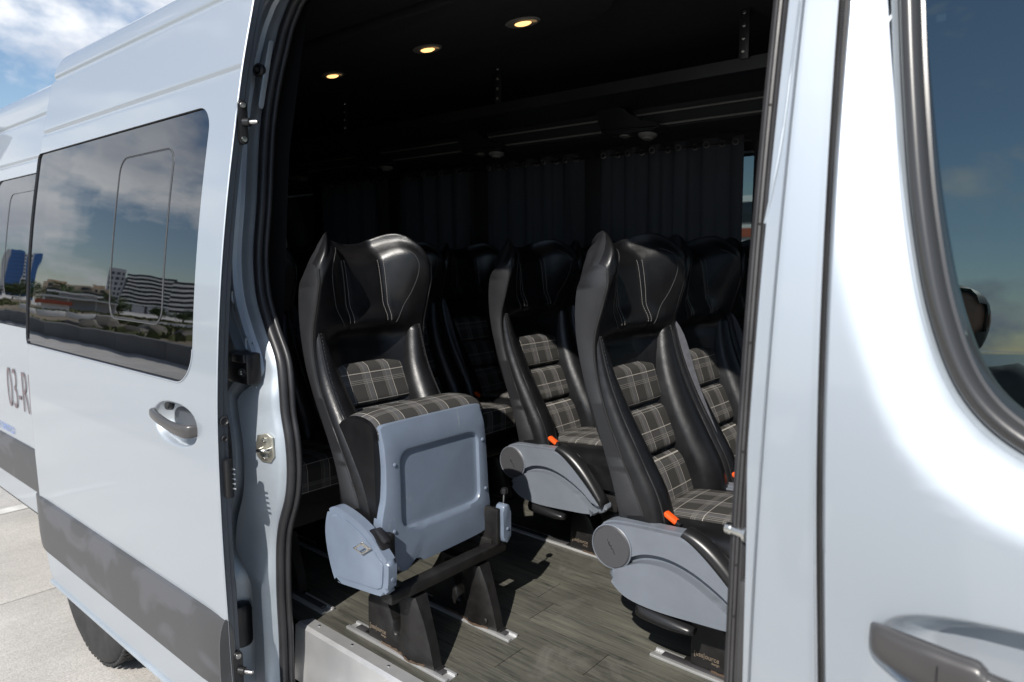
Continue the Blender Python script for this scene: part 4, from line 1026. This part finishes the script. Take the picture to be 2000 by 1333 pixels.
rotT = Matrix.Rotation(R(-34), 3, 'Y') @ Matrix.Rotation(R(35), 3, 'X')
for (dx_, dz, sx_, sz_) in ((0, .011, .040, .005), (0, -.011, .040, .005), (-.019, 0, .005, .027), (.014, 0, .010, .027)):
    q = rotT @ Vector((dx_, 0, dz)); bbox(tq, (.137+q.x, -.240+q.y, .318+q.z), (sx_, .0022, sz_), .0006, rotT, 1)
fromb('belt_tongue', tq, 'steel', seatA)
seatA.location = (-1.36, .345, FLOOR)

# ---------------- curtains on the far side
CURT = [(-1.665, -1.040, 11, 'rightmost dark curtain behind the large front seat'), (-2.315, -1.755, 10, 'second dark curtain from the door pillar, behind the second row'),
        (-2.960, -2.395, 9, 'third dark curtain from the door pillar, behind the third row'), (-3.640, -3.04, 9, 'fourth dark curtain, deep in the shaded cabin')]
random.seed(9)
for x0, x1, ng, lab in CURT:
    c = empty('curtain', ((x0+x1)/2, 1.72, 1.3), lab, 'curtain', 'dark curtains along the far windows')
    nx, nz = 150, 12; V = []; F = []; ph = random.random()*6
    for j in range(nz+1):
        z = 2.078-(2.078-1.18)*j/nz
        for i in range(nx+1):
            t = i/nx; sp = 1+.010*j/nz
            w_ = ng*2*math.pi*t/2*1.0
            amp = .012+.010*noise.noise(Vector((t*7, ph, 0)))
            V.append((x0+(x1-x0)*t+.006*math.sin(w_*2+ph), 1.722+amp*math.sin(w_*1.0+ph+.5*math.sin(t*9+ph))+.006*math.sin(w_*2.7+ph)*j/nz+.02*(j/nz), z))
    for j in range(nz):
        for i in range(nx): a = j*(nx+1)+i; F.append((a, a+1, a+nx+2, a+nx+1))
    mk('curtain_cloth', V, F, 'curtain', c, None)
    tube('curtain_rail', [(x0-.03, 1.715, 2.055), (x1+.03, 1.715, 2.055)], .004, 'trim_black', c, 6)
    for k in range(ng):
        x = x0+(x1-x0)*(k+.5)/ng; i = int((k+.5)/ng*nx); y = V[i][1]-.004
        ax_ = Vector((.35, -1, 0)).normalized(); tx_ = Vector((1, .35, 0)).normalized()
        tube('grommet', [Vector((x, y-.002, 2.055))+tx_*(.0105*math.cos(2*math.pi*q/16))+Vector((0, 0, .0105*math.sin(2*math.pi*q/16))) for q in range(16)], .0024, 'grommet', c, 6, True)
# ================================================================ OUTDOORS
def concrete_mat(name, base, sc=1.0):
    m = bpy.data.materials.new(name); m.use_nodes = True; t = m.node_tree; b = t.nodes['Principled BSDF']; b.inputs['Roughness'].default_value = .9; b.inputs['Specular IOR Level'].default_value = .2
    c = N(t, 'ShaderNodeTexCoord')
    n1 = N(t, 'ShaderNodeTexNoise', i_Scale=1.3*sc, i_Detail=6.0, i_Roughness=.65); n2 = N(t, 'ShaderNodeTexNoise', i_Scale=160.0, i_Detail=3.0)
    mp = N(t, 'ShaderNodeMapping'); mp.inputs['Scale'].default_value = (120, 2.2, 1); t.links.new(c.outputs['Object'], mp.inputs[0])
    n3 = N(t, 'ShaderNodeTexNoise', i_Scale=1.6, i_Detail=3.0, i_Roughness=.6, i_Distortion=.6); t.links.new(mp.outputs[0], n3.inputs['Vector'])
    for n in (n1, n2): t.links.new(c.outputs['Object'], n.inputs['Vector'])
    r = N(t, 'ShaderNodeValToRGB'); e = r.color_ramp.elements; e[0].position = .3; e[1].position = .72
    e[0].color = (*[x*.80 for x in base], 1); e[1].color = (*[min(.9, x*1.12) for x in base], 1); t.links.new(n1.outputs[0], r.inputs[0])
    mr = N(t, 'ShaderNodeMapRange', i_1=.25, i_2=.75, i_3=.74, i_4=1.18); t.links.new(n2.outputs[0], mr.inputs[0])
    mr3 = N(t, 'ShaderNodeMapRange', i_1=.3, i_2=.7, i_3=.90, i_4=1.06); t.links.new(n3.outputs[0], mr3.inputs[0])
    mm = N(t, 'ShaderNodeMix', data_type='RGBA', blend_type='MULTIPLY'); mm.inputs['Factor'].default_value = 1; t.links.new(r.outputs[0], mm.inputs['A']); t.links.new(mr.outputs[0], mm.inputs['B'])
    m2 = N(t, 'ShaderNodeMix', data_type='RGBA', blend_type='MULTIPLY'); m2.inputs['Factor'].default_value = 1; t.links.new(mm.outputs['Result'], m2.inputs['A']); t.links.new(mr3.outputs[0], m2.inputs['B'])
    t.links.new(m2.outputs['Result'], b.inputs['Base Color'])
    bp = N(t, 'ShaderNodeBump', i_Strength=.6, i_Distance=.006); t.links.new(n3.outputs[0], bp.inputs['Height'])
    b2 = N(t, 'ShaderNodeBump', i_Strength=.4, i_Distance=.004); t.links.new(n2.outputs[0], b2.inputs['Height']); t.links.new(bp.outputs[0], b2.inputs['Normal']); t.links.new(b2.outputs[0], b.inputs['Normal'])
    MAT[name] = m
concrete_mat('concrete', (.585, .56, .525)); concrete_mat('wall_concrete', (.21, .205, .20), .4)
pmat('joint_dirt', (.10, .09, .08), .95)
pmat('earth', (.20, .16, .11), .95, var=(.6, 1.3), vscale=.35)
pmat('grass', (.085, .095, .035), .9, var=(.6, 1.5), vscale=.6)
pmat('rock', (.16, .145, .125), .9, var=(.6, 1.4), vscale=2)
pmat('leaf', (.045, .075, .022), .6, var=(.5, 1.6), vscale=1.5)
pmat('leaf_palm', (.055, .085, .025), .5, var=(.6, 1.5), vscale=1.5)
pmat('bark', (.13, .10, .075), .9, var=(.6, 1.3), vscale=8)
pmat('render_white', (.80, .78, .75), .8, var=(.9, 1.05), vscale=.2)
pmat('render_grey', (.46, .46, .47), .8, var=(.9, 1.1), vscale=.2)
pmat('render_tan', (.62, .48, .34), .8, var=(.85, 1.1), vscale=.2)
pmat('band_dark', (.03, .035, .045), .15)
pmat('glass_blue', (.05, .14, .36), .2, .2)
pmat('glass_dark', (.035, .045, .055), .12)
pmat('roof_red', (.40, .10, .055), .8, var=(.8, 1.2), vscale=.5)
pmat('sea', (.012, .035, .055), .12, bump=[(.8, .5, .25), (4, .4, .05)])
pmat('skin', (.34, .19, .13), .5, var=(.9, 1.1), vscale=30); pmat('cloth_shirt', (.10, .115, .12), .9, var=(.8, 1.2), vscale=30); pmat('cloth_dark', (.03, .035, .05), .9); pmat('hair', (.012, .010, .009), .5)

g = mk('ground', [(-6000, -42, -.012), (-70, -42, -.012), (-42, -30, -.012), (30, -30, -.012), (6000, -30, -.012), (6000, 6000, -.012), (-6000, 6000, -.012), (-6000, -6000, -.012), (-70, -6000, -.012)], [(8, 7, 0, 1), (0, 7, 6)[::-1][:3] if False else (1, 0, 6, 5, 4, 3, 2)], 'concrete', None, kind='structure')
pav = mk('pavement', [(-14, -7.2, -.006), (12, -7.2, -.006), (12, 14, -.006), (-14, 14, -.006)], [(0, 1, 2, 3)], 'joint_dirt', None, kind='structure')
sx = [-14.0, -11.0, -8.5, -6.1, -3.86, -1.6, .9, 3.5, 6.2, 9.0, 12.0]; sy = [-7.2, -4.6, -1.95, .75, 3.5, 6.3, 9.1, 11.6, 14.0]
for i in range(len(sx)-1):
    for j in range(len(sy)-1):
        a, b, c, d = sx[i]+.004, sx[i+1]-.004, sy[j]+.004, sy[j+1]-.004
        box('concrete_slab', ((a+b)/2, (c+d)/2, -.002), (b-a, d-c, .008), 'concrete', pav, .002)
for x, y0, y1 in ((-5.30, -1.2, 4.2),):
    mk('painted_line', [(x-.055, y0, .0055), (x+.055, y0, .0055), (x+.055, y1, .0055), (x-.055, y1, .0055)], [(0, 1, 2, 3)], 'white_mark', None, kind='structure')
mk('sea', [(-70, -6000, -1.6), (6000, -6000, -1.6), (6000, -30, -1.6), (-42, -30, -1.6), (-70, -42, -1.6)], [(0, 1, 2, 3, 4)], 'sea', None, kind='structure')
# verge: earth and grass beyond the low wall
V = []; F = []; random.seed(3)
gx = lin(-120, -8, 56); gy = lin(-40, -7.55, 16)
for y in gy:
    for x in gx: V.append((x, y, .25+.25*noise.noise(Vector((x*.12, y*.15, 1)))*(1 if y < -9 else .2)))
for j in range(len(gy)-1):
    for i in range(len(gx)-1): a = j*len(gx)+i; F.append((a, a+1, a+len(gx)+1, a+len(gx)))
mk('verge', V, F, 'earth', None, None, kind='structure')
bm = bmesh.new(); random.seed(11)
for k in range(9000):
    x = -9-random.random()**1.4*80; y = -8-random.random()*30
    if noise.noise(Vector((x*.09, y*.11, 4))) < -.02: continue
    z = .25+.25*noise.noise(Vector((x*.12, y*.15, 1)))*(1 if y < -9 else .2); a = random.random()*6.28; h = .12+random.random()*.22; w_ = .16
    dx_, dy_ = math.cos(a)*w_, math.sin(a)*w_
    v = [bm.verts.new(q) for q in ((x-dx_, y-dy_, z-.02), (x+dx_, y+dy_, z-.02), (x+dx_*.6+.05, y+dy_*.6, z+h), (x-dx_*.7, y-dy_*.7+.04, z+h*.8))]; bm.faces.new(v)
fromb('grass', bm, 'grass', None, None, label='dry green grass growing beyond the low wall', cat='grass', kind='stuff')
wl = empty('low_wall', (-30, -7.36, 0), 'long low grey concrete wall mirrored in the door glass', 'wall')
x = -78.0
while x < 30:
    box('wall_block', (x+1.49, -7.36, .275), (2.975, .30, .57), 'wall_concrete', wl, .02); x += 3.0
# scattered rocks along the verge
random.seed(21)
def pt(az, d): return Vector((-math.sin(R(az))*d, -.82-math.cos(R(az))*d, 0))
ROCKS = [(74.2, 30, .55, 'leftmost grey-brown boulder on the mirrored verge'), (72.6, 34, .75, 'large boulder on the mirrored verge below the palms'), (71.2, 28, .45, 'small boulder just right of the large one, mirrored'), (69.6, 33, .65, 'boulder below the left edge of the vent window, mirrored'), (67.4, 30, .5, 'boulder in the middle of the vent window, mirrored'), (65.4, 27, .6, 'rightmost boulder on the mirrored verge')]
for k, (az_, d_, s, lab_) in enumerate(ROCKS):
    p = pt(az_, d_)
    bm = bmesh.new(); bmesh.ops.create_icosphere(bm, subdivisions=2, radius=s)
    for v in bm.verts: v.co *= 1+.45*noise.noise(v.co*1.6/s+Vector((k*3, 0, 0))); v.co.z *= .6
    bmesh.ops.translate(bm, vec=(p.x, p.y, .35+s*.15), verts=bm.verts)
    fromb('rock', bm, 'rock', None, 30, label=lab_, cat='rock', group='boulders on the verge')
# ---- trees
def palm(p, h, lab, seed):
    random.seed(seed); t = empty('palm_tree', p, lab, 'palm', 'palms beyond the wall')
    lean = Vector((random.uniform(-.4, .4), random.uniform(-.4, .4), 0))
    tp = [p+lean*(s*s)+Vector((0, 0, h*s)) for s in lin(0, 1, 10)]
    tube('trunk', tp, [.20-.08*s for s in lin(0, 1, 10)], 'bark', t, 8)
    bm = bmesh.new(); top = tp[-1]
    for k in range(20):
        a = k*2.4+random.random()*.3; el = R(random.uniform(-35, 70)); L = random.uniform(1.7, 2.4)
        d = Vector((math.cos(a)*math.cos(el), math.sin(a)*math.cos(el), math.sin(el))); sidev = Vector((-math.sin(a), math.cos(a), 0)); prev = top
        for s in range(1, 9):
            q = top+d*L*s/8+Vector((0, 0, -1.1*(s/8)**2.2*L*.5)); wv = .34*math.sin(math.pi*min(.97, s/8*.9+.08))
            for sg in (-1, 1):
                for m in range(2):
                    b0 = prev+(q-prev)*m*.5; e_ = b0+sidev*sg*wv+d*.16+Vector((0, 0, -.16))
                    bm.faces.new([bm.verts.new(b0), bm.verts.new(b0+(q-prev)*.42), bm.verts.new(e_)])
            prev = q
    fromb('crown', bm, 'leaf_palm', t, None)
def broad(p, h, rx, lab, seed):
    random.seed(seed); t = empty('broadleaf_tree', p, lab, 'tree', 'leafy trees beyond the wall')
    bmt = []
    V, F = tube_data([p, p+Vector((.1, 0, h*.25)), p+Vector((0, .15, h*.5))], [.2, .16, .10], 8); 
    for k in range(5):
        a = k*1.26+random.random(); v2, f2 = tube_data([p+Vector((.03, .05, h*.35)), p+Vector((math.cos(a)*rx*.4, math.sin(a)*rx*.4, h*.6)), p+Vector((math.cos(a)*rx*.7, math.sin(a)*rx*.7, h*.78))], [.09, .06, .025], 6)
        F += [tuple(i+len(V) for i in f) for f in f2]; V += v2
    mk('trunk', V, F, 'bark', t, 60)
    bm = bmesh.new()
    cl = [(p+Vector((random.gauss(0, rx*.5), random.gauss(0, rx*.5), h*(.62+random.gauss(0, .13)))), rx*random.uniform(.26, .46)) for _ in range(15)]
    for c, r in cl:
        for _ in range(120):
            d = Vector((random.gauss(0, 1), random.gauss(0, 1), random.gauss(0, .8))).normalized()*r*random.uniform(.6, 1.08); q = c+d
            u = Vector((random.gauss(0, 1), random.gauss(0, 1), random.gauss(0, 1))).normalized(); v = u.orthogonal().normalized(); s = random.uniform(.08, .17)
            bm.faces.new([bm.verts.new(q+u*s), bm.verts.new(q+v*s*.6), bm.verts.new(q-u*s), bm.verts.new(q-v*s*.6)])
    fromb('crown', bm, 'leaf', t, None)
palm(pt(73.6, 108), 4.2, 'tall palm left of the white terrace, mirrored in the door glass', 1)
palm(pt(72.9, 119), 3.6, 'shorter palm beside the tall one, mirrored in the door glass', 2)
palm(pt(70.9, 112), 3.4, 'palm in front of the white low building, mirrored in the door glass', 3)
palm(pt(69.9, 122), 3.0, 'small palm at the foot of the terraced hotel, mirrored', 4)
broad(pt(72.2, 131), 3.2, 2.2, 'round leafy tree before the tan building, mirrored in the door glass', 5)
broad(pt(75.6, 105), 4.0, 2.6, 'big leafy tree in front of the blue tower, mirrored', 6)
broad(pt(76.6, 115), 3.6, 2.4, 'leafy tree at the far left of the mirrored street', 7)
broad(pt(70.4, 101), 2.6, 1.8, 'low bushy tree left of the terraced hotel, mirrored', 8)
broad(pt(67.6, 115), 2.3, 1.8, 'low bushy tree in front of the terraced hotel, mirrored', 9)
broad(pt(65.6, 108), 2.0, 1.7, 'low bushy tree before the banded office block, mirrored', 10)
# ---- buildings (local frame: +x right as seen from the van, facing the van)
def building(name, az, d, lab):
    p = pt(az, d); o = empty(name, p, lab, 'building'); fw_ = (Vector((0, -.82, 0))-p).normalized(); rt = Vector((-fw_.y, fw_.x, 0))
    M = Matrix(((rt.x, fw_.x, 0), (rt.y, fw_.y, 0), (0, 0, 1)))
    def B(n, x0, x1, y0, y1, z0, z1, mat, par=None):
        bm = bmesh.new(); bbox(bm, ((x0+x1)/2, (y0+y1)/2, (z0+z1)/2), (abs(x1-x0), abs(y1-y0), z1-z0)); bmesh.ops.rotate(bm, verts=bm.verts, cent=(0, 0, 0), matrix=M); bmesh.ops.translate(bm, vec=p, verts=bm.verts)
        return fromb(n, bm, mat, par or o, 30)
    return o, B
o, B = building('terraced_hotel', 68.4, 330, 'pale terraced hotel with stepped balconies, mirrored in the door vent window')
# mirrored picture: left in the glass = larger azimuth
B('side_tower', 6.5, 12.5, -8, 0, 0, 23.5, 'render_grey'); B('main_block', -13, 6.5, -10, -2, 0, 19, 'render_grey')
for k in range(8):
    z = 4.5+k*2.15; s = .9*max(0, k-2)
    B('balcony_slab', -13+s*.2, 6.4-s*.35, -2.2, .9+.2*(k % 2), z, z+.75, 'render_white'); B('glazing', -12.6, 5.8, -2, -1.6, z+.8, z+2.1, 'glass_dark')
for k in range(7):
    for j in range(3): B('window', 7.2+j*1.8, 8.2+j*1.8, -.3, .05, 3+k*2.8, 4.6+k*2.8, 'glass_dark')
for k in range(5): B('lower_bay', -12+k*3.6, -9.4+k*3.6, -2, 1.6, 0, 4.2, 'render_grey')
o, B = building('banded_office', 65.0, 250, 'office block with dark and pale horizontal bands, right edge of the door glass')
B('main_block', -8, 6.6, -9, -1, 0, 15.5, 'render_grey')
for k in range(7): B('pale_band', -8, 6.6, -1.2, .3, 1.2+k*2.1, 2.15+k*2.1, 'render_white'); B('window_band', -8, 6.6, -1.1, -.7, 2.2+k*2.1, 3.25+k*2.1, 'band_dark')
o, B = building('tan_building', 72.3, 220, 'long low tan building with a dark glazed front, mirrored')
B('main_block', -7.5, 8.5, -8, -1, 0, 7.8, 'render_tan'); B('roof_pavilion', -6, -2, -6, -2, 7.8, 9.0, 'render_tan'); B('roof_pavilion', 3, 7.5, -6, -2, 7.8, 8.6, 'render_tan')
B('glazed_front', -9, 7, -1, .4, 2.4, 5.6, 'band_dark')
for k in range(6): B('window', -6+k*2.3, -4.8+k*2.3, -1.1, -.85, 6.1, 7.2, 'glass_dark')
B('terrace', -9, 8, -1, 2.0, 0, 2.3, 'render_white')
o, B = building('blue_tower', 75.9, 350, 'blue glass tower with a grey side, mirrored in the rear window')
B('grey_side', 4.2, 6.8, -8, 0, 0, 26.5, 'render_grey'); B('blue_face', -1.5, 4.2, -8, -.4, 0, 27, 'glass_blue'); B('white_strip', -3.4, -1.5, -8, -.2, 0, 26, 'render_white'); B('blue_face', -6.5, -3.4, -8, -.4, 0, 26.5, 'glass_blue')
for k in range(11): B('window', -3.1, -1.8, -.4, -.05, 2+k*2.2, 3.3+k*2.2, 'glass_dark')
for k in range(11): B('floor_line', -1.5, 4.2, -.5, -.3, 1.4+k*2.3, 1.6+k*2.3, 'band_dark')
o, B = building('white_pavilion', 72.6, 95, 'white low pavilion with flat canopies among the palms, mirrored')
B('main_block', -3.6, 3.4, -4, -.5, 0, 1.9, 'render_grey'); B('canopy', -4, 4, -4.5, 1.2, 1.9, 2.15, 'render_white'); B('upper_block', -1.5, 2.5, -4, -1, 2.15, 2.7, 'render_grey'); B('upper_canopy', -2.2, 3.2, -4.2, .2, 2.7, 2.9, 'render_white')
for k in range(4): B('post', -3.7+k*2.4, -3.5+k*2.4, .8, 1, 0, 1.9, 'render_white')
o, B = building('red_roof_hut', 74.2, 80, 'small hut with a red roof at the left of the door glass')
B('wall', -1.2, 1.2, -2, 0, 0, 1.0, 'render_white'); B('roof', -1.5, 1.5, -2.4, .4, 1.0, 1.45, 'roof_red')
wb = empty('white_parapet', pt(70, 50), 'long white parapet along the far edge of the verge, mirrored', 'wall')
for k in range(9):
    a0, a1 = pt(63+k*1.6, 50), pt(63+k*1.6+1.55, 50); m = (a0+a1)/2; dv = a1-a0
    box('parapet_block', (m.x, m.y, .45), (dv.length, .25, .45), 'render_white', wb, .02, Matrix.Rotation(math.atan2(dv.y, dv.x), 3, 'Z'))
# far side of the van: white and red shop front glimpsed past the curtain
so_ = empty('white_shop', (-16, 26, 0), 'white building with a red stripe glimpsed past the curtain edge', 'building')
box('wall', (-16, 28, 2.0), (26, 3, 4.0), 'render_white', so_, .02)
box('red_stripe', (-16, 26.42, 2.55), (26, .14, .35), 'roof_red', so_, .01)
for k in range(9):
    f_ = box('window', (-27+k*2.7, 26.46, 3.35), (1.5, .1, .8), 'glass_dark', so_, .01)
    box('doorway', (-27+k*2.7, 26.46, 1.15), (1.7, .1, 2.1), 'glass_dark', so_, .01)

# ================================================================ PERSON WITH THE CAMERA (seen mirrored in the cab window)
pe = empty('person', (-.40, -1.14, 0), 'person in a grey shirt holding a camera, mirrored in the front window', 'person')
J = {}; E_ = []; RAD = {}
def j(n, p, r, par=None, r2=None):
    J[n] = Vector(p); RAD[n] = (r, r2 or r)
    if par: E_.append((par, n))
cxp = -.360
j('pelvis', (cxp, -1.14, .93), .145, None, .115); j('waist', (cxp, -1.14, 1.08), .135, 'pelvis', .105); j('chest', (cxp+.005, -1.14, 1.27), .160, 'waist', .115); j('upper', (cxp+.01, -1.13, 1.43), .13, 'chest', .09)
j('neck', (cxp+.035, -1.11, 1.475), .060, 'upper'); j('skull0', (cxp+.055, -1.085, 1.545), .066, 'neck', .08); j('skull1', (cxp+.065, -1.07, 1.615), .080, 'skull0', .098); j('skull2', (cxp+.066, -1.075, 1.69), .066, 'skull1', .082)
for s, t in ((1, 'r'), (-1, 'l')):
    j('sh'+t, (cxp+.01+s*.175, -1.12, 1.445), .068, 'upper')
    if s > 0: el, wr = (cxp+.33, -1.12, 1.20), (.085, -.965, 1.50)
    else: el, wr = (cxp-.245, -1.13, 1.12), (cxp-.20, -.96, .93)
    j('el'+t, el, .046, 'sh'+t); j('wr'+t, wr, .029, 'el'+t)
    d = (Vector((.03, -.905, 1.60)) if s > 0 else Vector(wr)+Vector((.03, .07, -.06)))-Vector(wr); j('pa'+t, Vector(wr)+d*.75, .034, 'wr'+t, .020)
    pp = Vector(wr)+d*.75
    for k in range(4):
        off = Vector((.012*(1.5-k)*s*.3, .006*(k-1.5), .017*(1.5-k)))
        b = pp+off*1.2; dirn = Vector((-s*.55, .55, .35)).normalized()
        j('f%s%da' % (t, k), b+dirn*.03, .0095, 'pa'+t); j('f%s%db' % (t, k), b+dirn*(.058-.004*abs(k-1.2)), .0085, 'f%s%da' % (t, k)); j('f%s%dc' % (t, k), b+dirn*(.07)+Vector((-s*.016, -.004, .0)), .0075, 'f%s%db' % (t, k))
    j('th%sa' % t, pp+Vector((-s*.01, -.035, .018)), .0105, 'pa'+t); j('th%sb' % t, pp+Vector((-s*.028, -.045, .035)), .0085, 'th%sa' % t)
    j('hip'+t, (cxp+s*.095, -1.14, .86), .088, 'pelvis'); j('kn'+t, (cxp+s*.115, -1.125, .49), .058, 'hip'+t); j('an'+t, (cxp+s*.125, -1.16, .10), .040, 'kn'+t); j('to'+t, (cxp+s*.14, -1.03, .045), .036, 'an'+t)
names = list(J); idx = {n: i for i, n in enumerate(names)}
me = bpy.data.meshes.new('body'); me.from_pydata([J[n] for n in names], [(idx[a], idx[b]) for a, b in E_], []); ob = bpy.data.objects.new('body_base', me); COL.objects.link(ob)
md = ob.modifiers.new('skin', 'SKIN'); 
for i, n in enumerate(names): me.skin_vertices[0].data[i].radius = RAD[n]
me.skin_vertices[0].data[0].use_root = True
sb = ob.modifiers.new('sub', 'SUBSURF'); sb.levels = 2; sb.render_levels = 2
dg = bpy.context.evaluated_depsgraph_get(); body = bpy.data.meshes.new_from_object(ob.evaluated_get(dg)); bpy.data.objects.remove(ob)
body.name = 'body'; body.materials.clear(); body.polygons.foreach_set('use_smooth', [True]*len(body.polygons))
bo = link('body', body, 'skin', pe)
def cloth(name, cond, mat, infl):
    bm = bmesh.new(); bm.from_mesh(body); bm.normal_update()
    bmesh.ops.delete(bm, geom=[f for f in bm.faces if not cond(f.calc_center_median())], context='FACES')
    for v in bm.verts: v.co += v.normal*infl*(1+.6*noise.noise(v.co*9))
    me2 = bpy.data.meshes.new(name); bm.to_mesh(me2); bm.free(); me2.polygons.foreach_set('use_smooth', [True]*len(me2.polygons)); return link(name, me2, mat, bo)
def near_arm(c): return min((c-J['elr']).length, (c-J['ell']).length) < .10
hand_far = lambda c: (c-J['wrr']).length > .16 and (c-J['wrl']).length > .16
cloth('shirt', lambda c: .90 < c.z < 1.505 and hand_far(c) and (c-J['skull0']).length > .075, 'cloth_shirt', .014)
cloth('trousers', lambda c: .09 < c.z < .97 and hand_far(c), 'cloth_dark', .012)
cloth('shoes', lambda c: c.z < .11, 'cloth_dark', .008)
cloth('hair', lambda c: c.z > 1.55 and (c.y < J['skull1'].y+.035 or c.z > 1.675), 'hair', .012)
hc_ = J['skull1']
lathe('nose', [(.012, 0), (.011, .010), (.006, .020), (.001, .022)], hc_+Vector((.006, .085, -.018)), (0, 1, -.35), 'skin', bo, 10)
for s in (-1, 1):
    lathe('eye', [(.002, .012), (.009, .008), (.012, .0), (.009, -.006)], hc_+Vector((s*.031, .086, .012)), (0, 1, 0), 'white_mark', bo, 12)
    lathe('ear', [(.010, 0), (.022, .004), (.024, .010), (.014, .014), (.006, .010)], hc_+Vector((s*.074, .0, -.005)), (s, -.25, 0), 'skin', bo, 12)
box('mouth', hc_+Vector((0, .088, -.056)), (.042, .008, .008), 'rust', bo, .003)
cf = Vector((-.641, .758, -.121)).normalized(); cp_ = Vector((0, -.82, 1.64))-cf*.085
pc_ = empty('photo_camera', cp_, 'black camera held up by the person, out of the picture', 'camera')
q = cf.to_track_quat('Y', 'Z').to_matrix()
box('camera_body', cp_, (.135, .045, .09), 'black_plastic', pc_, .012, q)
lathe('lens_barrel', [(.034, 0), (.034, .03), (.036, .032), (.036, .042), (.028, .042)], cp_+cf*.018, cf, 'black_plastic', pc_, 24)
